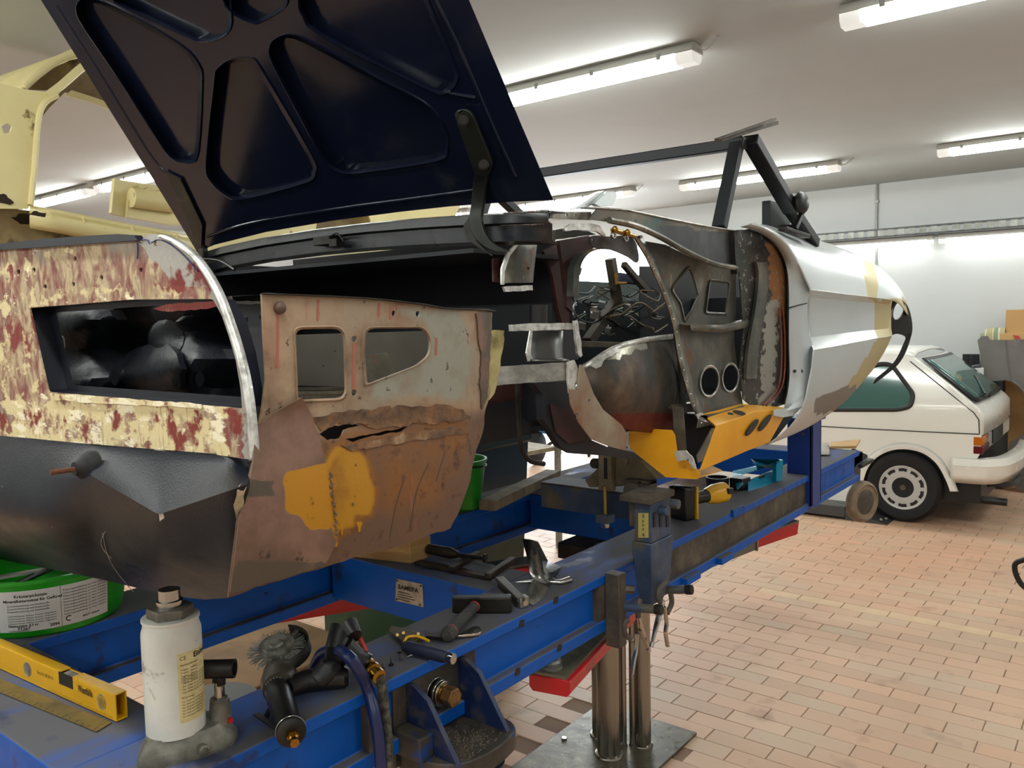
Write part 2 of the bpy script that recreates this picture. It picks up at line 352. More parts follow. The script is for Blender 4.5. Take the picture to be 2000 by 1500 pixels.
def wlamp(y0, label):
    t = thing('wall_lamp', label, 'lamp', (9.33, y0+.58, 2.44), 'lamps under the cable tray'); n = 1.16
    MB().box((9.30,y0,2.455),(9.40,y0+n,2.498)).build('housing', m_plastic, t, bevel=.004)
    MB().cyl((9.34,y0+.06,2.435),(9.34,y0+n-.06,2.435),.028,n=14).build('lit_cover', m_tube_w, t)
    for a, b in ((y0, y0+.06), (y0+n-.06, y0+n)): MB().cyl((9.34,a,2.435),(9.34,b,2.435),.030,n=14).build('cover_end', m_clear, t)
wlamp(.56, 'wall lamp under the cable tray cut by the right edge'); wlamp(1.77, 'wall lamp under the cable tray beside the silver wing'); wlamp(2.99, 'wall lamp under the cable tray hidden by the car body')
# ================================================================ blue straightening bench on its lift
m_blue = mat('blue_bench_paint', '0350a8', .5, spec=.22, layers=[dict(c='5b5750', t=(.24,.46), scale=3.2, stretch=(.6,1.6,1), up=True, rough=.85, k=.92), dict(c='2b3350', t=(.60,.66), scale=9, rough=.5, k=.8), dict(c='141519', t=(.70,.73), scale=13, rough=.6, k=.8), dict(c='8a8578', t=(.74,.80), scale=60, up=True)], rvar=.08)
m_navy = mat('dark_blue_paint', '0c1a3c', .45, layers=[dict(c='3a352e', t=(.5,.68), scale=7, rough=.7), dict(c='63584a', t=(.6,.8), scale=30, k=.6)])
m_dirty = mat('dirty_bracket_steel', '3a3631', .6, .35, ramp=[(.3,'2a2724'),(.5,'433d36'),(.7,'5b5145')], scale=14, layers=[dict(c='1c3f7c', t=(.60,.64), scale=9)], bump=.3, bscale=120)
m_grime = mat('grimy_steel', '4a443b', .65, .3, ramp=[(.3,'37322c'),(.5,'504941'),(.7,'6d6353')], scale=11, bump=.35, bscale=110)
m_chrome = mat('bright_plated_steel', 'b8b6b0', .22, 1.0, rvar=.08, scale=14)
m_iron = mat('dark_iron', '2a2826', .5, .7, ramp=[(.3,'1d1c1b'),(.7,'3a3733')], scale=20)
m_black = mat('black_plastic', '0b0b0c', .42)
m_rubber = mat('black_rubber', '0a0a0b', .7)
m_red = mat('red_paint', 'b3121a', .38, layers=[dict(c='6b6454', t=(.62,.75), scale=6, rough=.8)])
m_brass = mat('brass', '9a7330', .3, 1.0, rvar=.08)
m_zinc = mat('yellow_zinc', 'a58d4c', .35, .9)
def ibeam(mb, y0, y1, x0, x1, zt=1.0, zb=.84, t=.027, web=.024, b=None):
    prof = [(y0,zt),(y1,zt),(y1,zb),(y0,zb),(y0,zb+t+.006),(y0+web,zb+t+.006),(y0+web,zt-t),(y0,zt-t)]   # box section with a recessed front web
    mb.prism([(x0,y,z) for y, z in prof], (x1-x0,0,0)); return mb
B = thing('straightening_bench', 'long blue steel straightening bench with two rails carrying the car body', 'bench', (2.3,1.66,.84))
for y0, y1 in ((1.163,1.345),(1.975,2.157)): ibeam(MB(), y0, y1, .53, 4.40).build('rail', m_blue, B, bevel=.004)
for x0, x1 in ((.53,.735),(1.60,1.79),(2.63,2.80),(4.20,4.38)):
    MB().box((x0,1.345,.858),(x1,1.975,.9995)).build('crossbeam', m_blue, B, bevel=.004)
MB().box((.531,1.166,.842),(.60,1.343,.998)).build('end_plate', m_blue, B)
for x in (1.02,1.86): MB().box((x,1.166,.873),(x+.03,1.188,.973)).build('stiffener', m_grime, B)
MB().box((2.14,1.176,.874),(3.60,1.188,.972)).build('web_liner', m_grime, B)
# maker's plate on the crossbeam
m_plate = mat('aluminium_plate', '9a988c', .4, .6, ramp=[(.3,'858274'),(.7,'a8a598')], scale=30)
m_ink = mat('black_ink', '0c0c0d', .5)
np_ = MB(); q = [AX(*p, 1.598) for p in ((774,1130),(825,1141),(827,1186),(772,1173))]; np_.prism(q, (.0015,0,0)); npo = np_.build('name_plate', m_plate, B); 
u_ = (q[1]-q[0]); v_ = (q[0]-q[3])
text('SAMEFA', .3, lambda x, y: q[3]+u_*(.08+x*.74)+v_*(.58+y*.9)-V((.0008,0,0)), m_ink, npo, bold=.035)
for k in range(4): text('xx xxxxxx xxx xx'[k*2:] , .07, lambda x, y: q[3]+u_*(.08+x)+v_*(.42-.1*k+y)-V((.0008,0,0)), m_ink, npo, 'fine_print') if False else MB().prism([q[3]+u_*a+v_*b-V((.0008,0,0)) for a, b in ((.1,.42-.11*k),(.55+.1*(k % 3),.42-.11*k),(.55+.1*(k % 3),.45-.11*k),(.1,.45-.11*k))], (.0006,0,0)).build('print_line', m_ink, npo)
for a, b in ((.05,.08),(.95,.08),(.05,.92),(.95,.92)): MB().cyl(q[3]+u_*a+v_*b-V((.002,0,0)), q[3]+u_*a+v_*b, .0025, n=8).build('rivet', m_iron, npo)
# upright at the far end
up = MB(); up.box((3.60,1.15,.86),(3.615,1.26,1.235)); up.box((3.60,1.15,.86),(3.73,1.162,1.235)); up.box((3.715,1.15,.86),(3.73,1.26,1.235)); up.box((3.59,1.14,1.235),(3.76,1.27,1.25)); up.build('upright', mat('upright_blue', '0b2f7c', .45, layers=[dict(c='5a3f33', t=(.66,.7), scale=14)]), B, bevel=.003)
# locating strips on the rail edges
for x in (2.05,2.75): MB().box((x,1.153,.985),(x+.10,1.166,1.012)).build('edge_tab', m_blue, B, bevel=.002)
for x in (2.35,2.62): MB().box((x,1.14,.845),(x+.10,1.165,.868)).build('edge_tab', m_blue, B, bevel=.002)
for px_, py_ in ((1085,1172),(1018,1218),(1092,1265),(1010,1312)):
    p = AY(px_, py_, 1.163); MB().prism([p+V((a,-.0006,b)) for a, b in ((-.012,-.008),(.010,-.010),(.013,.006),(-.004,.010))], (0,.0005,0)).build('paint_chip', m_ink, B)
# caster bracket in front
def caster(ox, oy, name):
    g = MB(); pts = [(x+ox, y+oy) for x, y in ((-.02,.165),(-.02,.05),(.02,.0),(.10,-.015),(.19,.0),(.215,.04),(.215,.165))]
    pts = rpoly(pts, .03, 3); g.prism([(x, y, .795) for x, y in pts], (0,0,.04)); o = g.build(name, m_dirty, B, bevel=.003)
    MB().box((ox-.03, oy+.145, .80),(ox+.225, oy+.166, .968)).build('mounting_plate', m_dirty, o, bevel=.002)
    for x in (ox+.005, ox+.165): MB().prism([(x, oy+.150, .835),(x, oy+.150, .965),(x, oy+.125, .968),(x, oy+.085, .945),(x, oy+.01, .835)], (.012,0,0)).build('gusset', mat_gus, o, bevel=.001)
    MB().box((ox-.035, oy+.07, .835),(ox+.006, oy+.145, .885)).build('stop_block', m_dirty, o, bevel=.004)
    y = oy+.15; z = .915; x = ox+.095
    for k, (a, b, r_) in enumerate(((.0,-.006,.030),(-.014,-.020,.028),(-.022,-.027,.027))): MB().cyl((x, y+a, z),(x, y+b, z), r_, n=24).build('washer', m_chrome, o, bevel=.001)
    MB().cyl((x, y, z),(x, y-.05, z), .011).build('bolt_shank', m_zinc, o)
    MB().cyl((x, y-.028, z),(x, y-.033, z), .02, n=20).build('washer', m_brass, o)
    MB().cyl((x, y-.033, z),(x, y-.06, z), .021, n=6).build('bolt_head', mat_bolt, o, bevel=.0015)
    f = MB(); f.lathe((ox+.10, oy+.06, .79), (0,0,-1), [(.075,0),(.07,.02),(.05,.035),(.05,.05)], 24); f.build('swivel', m_navy, o)
    for s in (-1, 1): MB().prism([(ox+.10+s*.032, oy+.12, .745),(ox+.10+s*.032, oy+.0, .745),(ox+.10+s*.032, oy+.0, .66),(ox+.10+s*.032, oy+.08, .57),(ox+.10+s*.032, oy+.13, .57)], (s*.006,0,0)).build('fork', m_navy, o)
    MB().lathe((ox+.075, oy+.10, .60), (1,0,0), [(.02,0),(.075,0),(.085,.006),(.085,.044),(.075,.05),(.02,.05)], 28).build('wheel', m_rubber, o)
    return o
mat_gus = mat('gusset_navy', '0b1d44', .5, layers=[dict(c='4a443c', t=(.5,.7), scale=18)]); mat_bolt = mat('rusty_bolt', '7a5734', .5, .6, ramp=[(.3,'5a3c22'),(.7,'93703f')], scale=40)
br = caster(1.13, 1.035, 'caster_bracket')
rb = MB(); rn = random.Random(9)
for k in range(420):
    x, y = 1.20+rn.gauss(0, .045), 1.08+rn.gauss(0, .032)
    if 1.13 < x < 1.33 and 1.04 < y < 1.17: s = rn.uniform(.0006, .0018); rb.obox((x, y, .836), (s,0,.0003), (0,s*.7,0), (0,.0003,s*.5))
ch = rb.build('metal_chips', mat('metal_chips', '8a8070', .35, .9), br, smooth=0); ch['kind'] = 'stuff'
# rod with knob stored in the rail web
MB().tube([AY(620,1500,1.20), AY(800,1432,1.20), AY(812,1425,1.20)], .006).build('push_rod', m_black, B); MB().cyl(AY(762,1440,1.19), AY(780,1431,1.19), .017).build('rod_knob', m_black, B)
# far caster
fc = MB(); P = lambda x, y: AY(x, y, 1.16)
MB().box((4.40,1.20,.88),(4.60,1.33,.965)).build('caster_bracket', m_dirty, B, bevel=.004)
for dy in (1.20, 1.32): MB().prism([(4.38,dy,.99),(4.44,dy,1.0),(4.70,dy,.93),(4.70,dy,.915),(4.5,dy,.91),(4.38,dy,.88)], (0,.01,0)).build('gusset', m_iron, B)
MB().box((4.52,1.18,.885),(4.75,1.34,.905)).build('top_plate', m_iron, B, bevel=.003)
MB().prism([(4.58,1.245,.89),(4.74,1.245,.89),(4.72,1.245,.70),(4.66,1.245,.66),(4.62,1.245,.70)], (0,.01,0)).build('fork', m_navy, B)
wl = MB().lathe((4.60,1.20,.69), (-.37,-.93,0), [(.03,-.03),(.095,-.03),(.108,-.022),(.113,-.01),(.113,.01),(.108,.022),(.095,.03),(.09,.022),(.03,.020)], 36).build('caster_wheel', mat('tan_wheel', '7d6a54', .7, ramp=[(.3,'6a5944'),(.7,'93806a')], scale=20, bump=.3), B)
MB().lathe((4.60,1.20,.69), (-.37,-.93,0), [(.07,.021),(.05,.026),(.03,.03),(.012,.034),(.002,.034)], 28).build('wheel_hub', m_grime, wl)
MB().cyl((4.60,1.20,.69),(4.625,1.265,.69),.012).build('axle', m_iron, wl)
# ================================================================ lift: post cluster, base plate, red arms
LF = thing('bench_lift', 'hydraulic lift with chromed post cluster, oily base plate and red arms', 'lift', (2.65,1.64,0))
MB().box((2.33,1.41,-.004),(2.985,1.87,.010)).build('base_plate', mat('oily_plate', '4b473c', .35, .3, ramp=[(.3,'3c392f'),(.55,'57523f'),(.75,'7d7662')], scale=9, rvar=.15, bump=.2), LF, bevel=.002)
m_post = mat('polished_post', '9c9890', .2, 1.0, rvar=.05)
for x, y, r_ in ((2.635,1.615,.046),(2.745,1.715,.040),(2.775,1.545,.034),(2.72,1.60,.013),(2.745,1.572,.013)): MB().lathe((x,y,.01), (0,0,1), [(r_*1.25,0),(r_*1.2,.006),(r_,.008),(r_,.83)], 28).build('post', m_post, LF)
p = AZ(1102,1443,.011); MB().lathe(p, (0,0,1), [(.006,0),(.011,0),(.012,.003),(.011,.006),(.006,.006)], 16).build('ring', m_chrome, LF)
MB().box((2.57,1.48,.775),(2.83,1.80,.838)).build('lift_head', m_iron, LF, bevel=.004)
def arm(a, b, wd, name='lift_arm', h=.05, z=.80):
    a, b = V(a), V(b); d = (b-a).normalized(); s = V((d.y,-d.x,0)); g = MB()
    g.loft([[p+s*x+V((0,0,zz)) for x, zz in ((-wd,.0),(wd,0),(wd,-h),(wd-.01,-h-.012),(-wd+.01,-h-.012),(-wd,-h))] for p in (a-d*0, b)]); o = g.build(name, m_red, LF, bevel=.002)
    MB().obox((a+b)/2+V((0,0,.004)), (b-a)/2*.99, s*(wd-.012), (0,0,.004)).build('arm_top', mat_armtop, o); return o
mat_armtop = mat('greasy_arm_top', '6a6450', .5, .3, ramp=[(.3,'565040'),(.7,'837c64')], scale=20)
a1 = arm((1.66,1.195,.782),(2.42,1.36,.78),.058, h=.032)
pd = MB().lathe((1.70,1.215,.788), (0,0,1), [(.028,0),(.028,.010),(.022,.013),(.026,.02),(.022,.026),(.026,.033),(.022,.038),(.022,.052)], 20).build('pad_screw', m_steelgrey, a1)
qa, qb = AZ(1474,1050,.80), AZ(1561,1020,.80); a2 = MB().prism([qa, qb, qb+V((-.02,0,-.05)), qa+V((.02,0,-.05))], (.03,.11,0)).build('lift_arm', m_red, LF, bevel=.003); MB().prism([qa+V((0,0,.002)), qb+V((0,0,.002)), qb+V((.03,.11,.002)), qa+V((.03,.11,.002))], (0,0,.006)).build('arm_top', mat_armtop, a2); MB().lathe(qb.lerp(qa,.25)+V((.02,.05,.006)),(0,0,1),[(.03,0),(.03,.01),(.02,.012),(.02,.034)],18).build('pad_screw', m_chrome, a2)
qa, qb = AZ(1345,1128,.785), AZ(1478,1074,.785); sbm = MB().prism([qa, qb, qb+V((.0,0,.05)), qa+V((0,0,.05))], (.02,.08,0)).build('slide_beam', mat('grey_beam', '6d685e', .5, .3), LF, bevel=.004); MB().obox(qb+V((.004,.035,.025)), (.004,0,0), (.01,.042,0), (0,0,.027)).build('beam_cap', m_chrome, sbm)
arm((1.58,2.25,.802),(2.42,1.80,.80),.06); 
# ================================================================ the car body on the bench
m_hood = mat('navy_gloss_paint', (.004,.006,.015), .16, coat=.1, spec=.3, rvar=.05, scale=5, layers=[dict(c=(.03,.032,.035), t=(.63,.75), scale=4, rough=.35, k=.5)])
m_inner = mat('navy_satin_paint', (.006,.008,.016), .38, layers=[dict(c='14171c', t=(.5,.7), scale=6)], bump=.05)
m_val = mat('navy_textured_paint', (.003,.005,.010), .34, rvar=.08, scale=3, spec=.22, layers=[dict(c=(.012,.014,.020), t=(.48,.7), scale=2.2, rough=.42), dict(c='b9b7ae', t=(.735,.75), scale=38)], bump=.28, bscale=260)
m_cave = mat('black_paint_and_shade', (.004,.005,.009), .6)  # dark cavity paint, also on sheets that stand in for shade
m_strip = mat('stripped_red_cream_paint', '8a4f42', .62, ramp=[(.30,'6a2c26'),(.40,'804840'),(.47,'93705f'),(.52,'a58d70'),(.58,'c2b08a'),(.66,'8f8070'),(.75,'7a3a30')], scale=20, detail=9, dist=.6, stretch=(1,1.5,.8), bump=.18, bscale=90, rvar=.12,
    layers=[dict(c='8e8578', t=(.54,.62), scale=5, rough=.4, metal=.3, k=.8), dict(c='7a2018', t=(.60,.66), scale=11, stretch=(1,1.2,.7), k=.75), dict(attr='G', c='d8c99a', t=(.42,.60), scale=20, amp=1.2, stretch=(1,1,1.6), rough=.7), dict(attr='G', c='efe6c8', t=(.75,.95), scale=34, amp=1.5, stretch=(1,.5,1.6), rough=.7), dict(attr='B', c='aaa79f', t=(.42,.58), scale=9, amp=.7, rough=.35, metal=.35), dict(attr='R', c='7b2a22', t=(.45,.60), scale=14, amp=1.1), dict(c='a58b62', t=(.60,.64), scale=130, stretch=(1,1,.15), k=.6)])
m_edge = mat('ground_bright_steel', 'c9c7c2', .36, .6, ramp=[(.3,'8d8a83'),(.48,'c9c7c2'),(.7,'e6e5e2')], scale=40, bump=.4, bscale=120)
m_rustp = mat('rusty_primer_panel', '70493a', .62, ramp=[(.3,'65513f'),(.45,'8b7159'),(.55,'9f866c'),(.7,'b8a189')], scale=9, detail=8, bump=.2, bscale=120, rvar=.12,
    layers=[dict(c='7f7b6e', t=(.52,.66), scale=4.5, k=.75), dict(c='8a5a4c', t=(.57,.70), scale=6, stretch=(1.6,1,.5), k=.6), dict(attr='B', c='8f8d80', t=(.35,.65), scale=7, amp=.7, rough=.45, metal=.25), dict(attr='G', c='5c4231', t=(.2,.8), scale=7, amp=.5, rough=.5), dict(attr='R', c='7a4a12', t=(.05,.40), scale=9, amp=.4, rough=.36), dict(attr='G', c='4a2f22', t=(1.12,1.45), scale=36, amp=1.0, rough=.85), dict(attr='R', c='a5730e', t=(.50,.75), scale=12, amp=.45, rough=.25), dict(attr='R', c='8a5a10', t=(1.0,1.2), scale=6, amp=.8, rough=.25), dict(c='3a2d24', t=(.64,.70), scale=50), dict(c='9a5446', t=(.66,.70), scale=9, stretch=(3,1,.3), k=.7)])
m_rustplate = mat('brown_primer_plate', '5a3a30', .6, ramp=[(.3,'4d382d'),(.48,'664c3d'),(.6,'7a5a4b'),(.72,'6b5a4a')], scale=8, detail=8, bump=.15, bscale=140, layers=[dict(attr='R', c='a8730f', t=(.45,.55), scale=14, amp=.45, rough=.25), dict(c='33241c', t=(.64,.70), scale=30), dict(attr='G', c='4b4034', t=(.4,.6), scale=12, amp=.8)])
m_bare = mat('bare_patched_steel', '6d6a60', .42, .5, ramp=[(.3,'3c3c38'),(.45,'53524b'),(.57,'6c675a'),(.72,'959083')], scale=6, detail=8, rvar=.12, bump=.15, bscale=100,
    layers=[dict(c='234340', t=(.56,.66), scale=4, k=.7, metal=.1), dict(c='6b4a2e', t=(.60,.70), scale=9, metal=.1, rough=.7), dict(c='c0bdb4', t=(.66,.72), scale=30, stretch=(1,1,.4), metal=.9, rough=.3, k=.8)])
m_dome = mat('rusty_wheelhouse_steel', '4a3b30', .55, .3, ramp=[(.3,'211f1b'),(.45,'34302a'),(.57,'4b3a2c'),(.72,'6b5d4c')], scale=7, detail=8, rvar=.12, bump=.2, bscale=90, layers=[dict(c='27302c', t=(.55,.68), scale=5), dict(attr='R', c='5e1d18', t=(.4,.6), scale=6, amp=.6), dict(attr='G', c='8a8578', t=(.5,.62), scale=30, amp=.8, metal=.9, rough=.3)])
m_redoxide = mat('dark_red_primer', '3a1714', .6, ramp=[(.3,'240f0e'),(.6,'42201c'),(.75,'4a4038')], scale=6)
m_orange = mat('orange_primer_steel', '8a5a42', .5, .25, ramp=[(.3,'7a4a34'),(.5,'8b7a66'),(.7,'a39a88')], scale=6, rvar=.1)
m_alu = mat('new_silver_sheet', 'c2c7c7', .33, .5, ramp=[(.35,'bfc4c5'),(.65,'c8cdcd')], scale=2, layers=[dict(attr='R', c='b7a877', t=(.4,.6), scale=6, amp=.22, metal=.4, rough=.45), dict(attr='G', c='77706a', t=(.45,.6), scale=9, amp=.25, metal=.3, rough=.5)])
m_jamb = mat('grey_primed_jamb', 'b4bbbd', .42, .0, rvar=.05)
m_sill = mat('yellow_primer', 'dd9c0c', .40, ramp=[(.3,'d89408'),(.7,'e3a518')], scale=4, rvar=.06, layers=[dict(c='8b5a0a', t=(.66,.74), scale=10, k=.6)])
CR = thing('car_body', 'partly stripped classic car body with raised navy bonnet and silver wing on the bench', 'car', (2.5,1.66,1.30))
def SH(name, mt, outer, fn, holes=(), th=(0,.003,0), step=0, parent=None, mask=None, extra=(), **k):
    return sheet(outer, holes, fn, step, th, mask, 0, extra).build(name, mt, parent or CR, **k)
def soft(poly, w=14):
    P_ = [V(q) for q in poly]
    def f(x, y):
        q = V((x, y)); d = 1e9
        for i in range(len(P_)):
            a, b = P_[i-1], P_[i]; ab_ = b-a; t_ = max(0, min(1, (q-a).dot(ab_)/max(ab_.length_squared, 1e-6))); d = min(d, (a+ab_*t_-q).length)
        return max(0., min(1., .5+(d if inside((x, y), poly) else -d)/(2*w)))
    return f
pY = lambda v: (lambda x, y: AY(x, y, v)); pX = lambda v: (lambda x, y: AX(x, y, v))
# ---- tail panel, stripped to red and cream
rim = [(p.x, p.y) for p in cr([(312,459),(345,474),(385,510),(420,566),(447,636),(468,706),(482,776),(490,850),(493,900)], 5)]
outer = [(-160,500),(-60,487),(0,484),(80,478),(160,472),(268,471),(277,476),(280,463),(296,456)]+rim+[(485,897),(420,888),(300,879),(150,867),(60,858),(0,853),(-160,848)]
hole = [(p.x, p.y) for p in cr([(57,601),(140,594),(255,584),(340,583),(416,585),(436,622),(456,690),(469,760),(472,797),(400,792),(260,779),(94,766),(78,690)], 3, True)]
hole = rpoly([(57,601),(140,595),(255,585),(416,584),(440,630),(458,690),(470,760),(473,798),(300,783),(94,766)], [6,4,4,6,6,6,8,4,4,6])
def tmask(x, y):
    d = min((V((x, y))-V(q)).length for q in rim)
    g = .62 if (y > 790 and x < 440) else (.30 if (x < 75 or y > 560) else .02); b = 1.0 if (x > 268 and y < 560 and (x-268)*.55+(555-y)*.5 > 40) else 0
    if d < 16: b = 1.0; g = 0
    return ((.35 if (x > 290 and 505 < y < 575) or (x < 60 and y < 700) or y > 800 else .1), g, b)
TP = SH('tail_panel', m_strip, outer, pX(.64), [hole]+[ell(x, y, 3.4, 5, 10) for x, y in ((36,531),(66,527),(146,505),(143,555),(198,542),(275,527),(88,560),(304,476))], (.003,0,0), 13, mask=tmask)
rimw = MB(); ra = [AX(x, y, .637) for x, y in rim]; rb_ = [AX(x-6 if i > 4 else x-4, y+(4 if i < 8 else 0), .6365) for i, (x, y) in enumerate(rim)]; rimw.grid([ra, rb_]); rimw.grid([ra, [p+V((.010,-.002,0)) for p in ra]]); rimw.build('welded_rim', m_edge, TP, solid=.002)
SH('top_lip', m_inner, [(-160,494),(-60,483),(0,476),(80,467),(160,461),(230,457),(262,459),(268,469),(200,474),(80,483),(0,488),(-160,502)], lambda x, y: AX(x, y, .632), (), (.012,0,0), parent=TP)
m_pen = mat('blue_marker', '23246e', .5)
for pth_ in ([(268,474),(269,490),(268,506)], [(272,470),(286,468),(292,476)], [(296,474),(310,468),(332,477),(360,500),(386,530)]): MB().tube([AX(p.x, p.y, .6385) for p in cr(pth_, 4)], .0009, 6).build('marker_line', m_pen, TP)
# recess behind the opening
fr = MB(); h0 = [AX(x, y, .6415) for x, y in hole]; h1 = [AX(x, y, .6415)+V((.034,0,0)) for x, y in hole]; fr.loft([h0, h1], caps=False); cy = sum((p.y for p in h0), 0)/len(h0); cz = sum((p.z for p in h0), 0)/len(h0)
fr.loft([h1, [V((p.x, p.y+(cy-p.y)*.07, p.z+(cz-p.z)*.13)) for p in h1]], caps=False); fr.build('recess_frame', m_inner, TP)
SH('torn_red_lip', m_strip, jag([(300,603),(325,594),(360,592),(395,590),(420,588),(424,598),(402,604),(370,605),(335,609),(312,607)], 1.5, 10, 3), pX(.645), (), (.002,0,0), 9, TP, mask=lambda x, y: (1, .1, 0))
SH('scraped_lower_lip', m_strip, jag([(97,768),(140,770),(200,776),(260,780),(330,784),(392,790),(392,798),(330,794),(250,790),(150,785),(100,780)], 1.5, 10, 5), pX(.636), (), (.002,0,0), 9, TP, mask=lambda x, y: (.3, .8, 0))
m_blk = mat('tar_black', (.006,.007,.011), .45, rvar=.08, bump=.5, bscale=45, spec=.25, layers=[dict(c='1c1f25', t=(.5,.66), scale=5, rough=.5)])
def backf(x, y): return AX(x, y, .80+.03*math.sin(x*.03)-.02*math.sin(y*.05+x*.01))
BK = SH('recess_back', m_blk, [(60,590),(510,575),(520,830),(60,800)], backf, [ell(222,737,10,17,14), ell(240,735,5,9,10), ell(388,741,11,16,14), ell(372,630,11,15,14)], (.004,0,0), 22, TP)
for cx, cy_, w_, h_ in ((215,632,30,26),(372,632,44,28),(325,660,60,60)): SH('pressing', m_blk, ell(cx, cy_, w_*.6, h_*.6, 16), lambda x, y, c=(cx, cy_, w_*.62, h_*.62): backf(x, y)-V((.022*max(0, 1-((x-c[0])/c[2])**2-((y-c[1])/c[3])**2), 0, 0)), (), (0,0,0), 9, BK)
SH('tar_blob', m_blk, jag([(255,705),(270,685),(305,672),(345,672),(362,690),(372,720),(368,760),(320,765),(262,760),(250,735)], 3, 12, 7), lambda x, y: backf(x, y)-V((.016,0,0)), (), (.01,0,0), 12, BK)
SH('inner_tag', m_grime, [(82,636),(112,634),(114,650),(124,660),(126,680),(90,682)], pX(.74), (), (.002,0,0), 0, TP)
# ---- navy valance under the tail panel
def valf(x, y):
    v = (y-(853+x*.1))/290; k = max(0, v)
    yt = 853+x*.1; yb = 1092+max(0, x)*.2; yc = 930+(x-180)*.58 if 180 < x < 310 else (1005-(x-310)*.34 if x >= 310 else 930)
    sharp = 1 if x > 180 else max(.25, 1-(180-x)/150)
    if y < yc: xx = .640-.055*max(0, (y-yt)/(yc-yt))**1.2
    else:
        t_ = (y-yc)/max(20, yb-yc); xx = .585+(.05*sharp*t_+.13*t_*t_)*(1+.25*max(0, min(1, (x-250)/140)))
    s_ = max(0, min(1, (x-70)/150)); s_ = s_*s_*(3-2*s_); v_ = max(0, (y-yt)/(yb-yt)); xl = .64-.05*math.sin(math.pi*.5*min(1, v_*1.5))+(.16*((v_-.6)/.4)**2 if v_ > .6 else 0)
    return AX(x, y, xl+(xx-xl)*s_+(.03*((x-440)/50)**2 if x > 440 else 0))
VL = SH('valance', m_val, [(-160,846),(0,851),(60,856),(150,865),(300,877),(420,886),(490,899),(494,906),(482,958),(465,1018),(456,1085),(444,1168),(400,1171),(350,1166),(300,1156),(200,1132),(100,1112),(0,1092),(-160,1062)], valf, (), (.003,0,0), 12, extra=[(x, 930+(x-180)*.58) for x in range(180,311,7)]+[(x, 1005-(x-310)*.34) for x in range(317,480,7)])
for p0, p1 in (((203,1040),(262,1155)),((208,1038),(220,1090))): MB().tube([valf(p0[0]+(p1[0]-p0[0])*t-14*math.sin(t*3.14), p0[1]+(p1[1]-p0[1])*t)-V((.002,0,0)) for t in [i/10 for i in range(11)]], .0007, 5).build('scratch', m_edge, VL)
SH('bare_spot', m_edge, jag([(311,1003),(320,1002),(322,1010),(313,1018)], 1.5, 4, 2), lambda x, y: valf(x, y)-V((.001,0,0)), (), (.0008,0,0), 0, VL)
SH('filler_patch', mat('cream_filler', 'b3a68a', .8, ramp=[(.3,'857a64'),(.6,'c0b498')], scale=40), jag([(483,938),(478,960),(474,990),(470,1022),(462,1012),(457,985),(466,950)], 1.5, 9, 2), lambda x, y: valf(x, y)-V((.0015,.0012,0)), (), (.001,0,0), 0, VL)
b0 = valf(172,913); bs_ = MB().lathe(b0+V((.012,0,0)), (-1,0,.03), [(.026,0),(.026,.014),(.022,.02),(.012,.03),(.011,.034)], 24).build('rubber_stop', m_rubber, VL)
MB().cyl(b0+V((-.018,0,0)), b0+V((-.058,0,.001)), .0042).build('stud', mat('rusty_stud', '6a3a26', .75, .3, ramp=[(.3,'4a2a1c'),(.7,'80503a')], scale=60), bs_)
# ---- rusty side panel with two windows
srus = None
def brownf(x, y, o=0): return AY(x, y, .95+o+(.05*((x-900)/62)**2 if x > 900 else 0)-(.012*math.sin(min(1, max(0, (y-830)/330))*math.pi)))
w1 = rpoly([(576,642),(672,640),(676,778),(582,782)], [16,24,20,8]); w2 = rpoly([(714,641),(826,640),(840,662),(838,694),(812,714),(716,751),(711,690)], [18,12,12,14,8,6,8])
yel = [(556,922),(600,914),(636,905),(655,872),(690,868),(716,890),(728,930),(736,960),(724,1008),(694,1010),(702,1030),(664,1040),(656,1062),(649,1034),(600,1036),(588,1006),(562,1002)]
rus = [(640,850),(740,815),(840,800),(915,806),(925,860),(905,930),(860,985),(740,1000),(730,930),(690,870)]
gry = [(760,600),(900,612),(930,700),(905,790),(850,770),(800,770),(720,780),(735,745),(840,705),(850,650),(830,630)]
syel, srus, sgry = soft(yel), soft(rus, 30), soft(gry, 26)
bo = [(511,575),(560,577),(640,580),(700,583),(760,588),(825,596),(862,603),(900,605),(945,606),(962,610),(961,640),(952,700),(957,770),(948,800),(944,840),(930,880),(921,920),(914,952),(902,985),(880,1031)]
bo = bo[:10]+jag(bo[9:], 1.6, 12, 4, False)[1:]+jag([(880,1032),(835,1046),(770,1070),(700,1086),(640,1106),(560,1130),(500,1146),(470,1160),(446,1167)], 2, 14, 6, False)+[(455,1090),(463,1020),(480,960),(494,900),(498,860),(511,800),(519,740),(514,650)]
crk = [jag([(624,848),(645,834),(690,827),(702,831),(672,840),(664,856),(640,860)], 1.5, 8, 3), jag([(674,858),(740,845),(797,833),(785,843),(722,853),(690,864)], 1.5, 8, 9)]
BP = SH('rusty_side_panel', m_rustp, bo, brownf, [w1, w2, ell(692,662,5.5,6.5,12), ell(692,767,5.5,6.5,12), ell(769,612,4,6,10), ell(816,613,4,6,10)]+crk, (0,.003,0), 10,
    mask=lambda x, y: (max(syel(x, y), .34*srus(x, y)), max(0, min(1, .5+(y-835+(x-700)*.12)/50)), sgry(x, y)))
SH('rust_hole_shade_sheet', m_cave, [(600,815),(820,815),(820,880),(600,880)], pY(.985), (), (0,.003,0), 0, BP)  # black sheet added behind the rust holes as painted shade
crn = random.Random(21); m_crust = mat('crusty_rust', '5a4332', .9, ramp=[(.3,'3a2b20'),(.45,'604836'),(.58,'7a5636'),(.72,'94806a')], scale=26, detail=8, bump=.8, bscale=70)
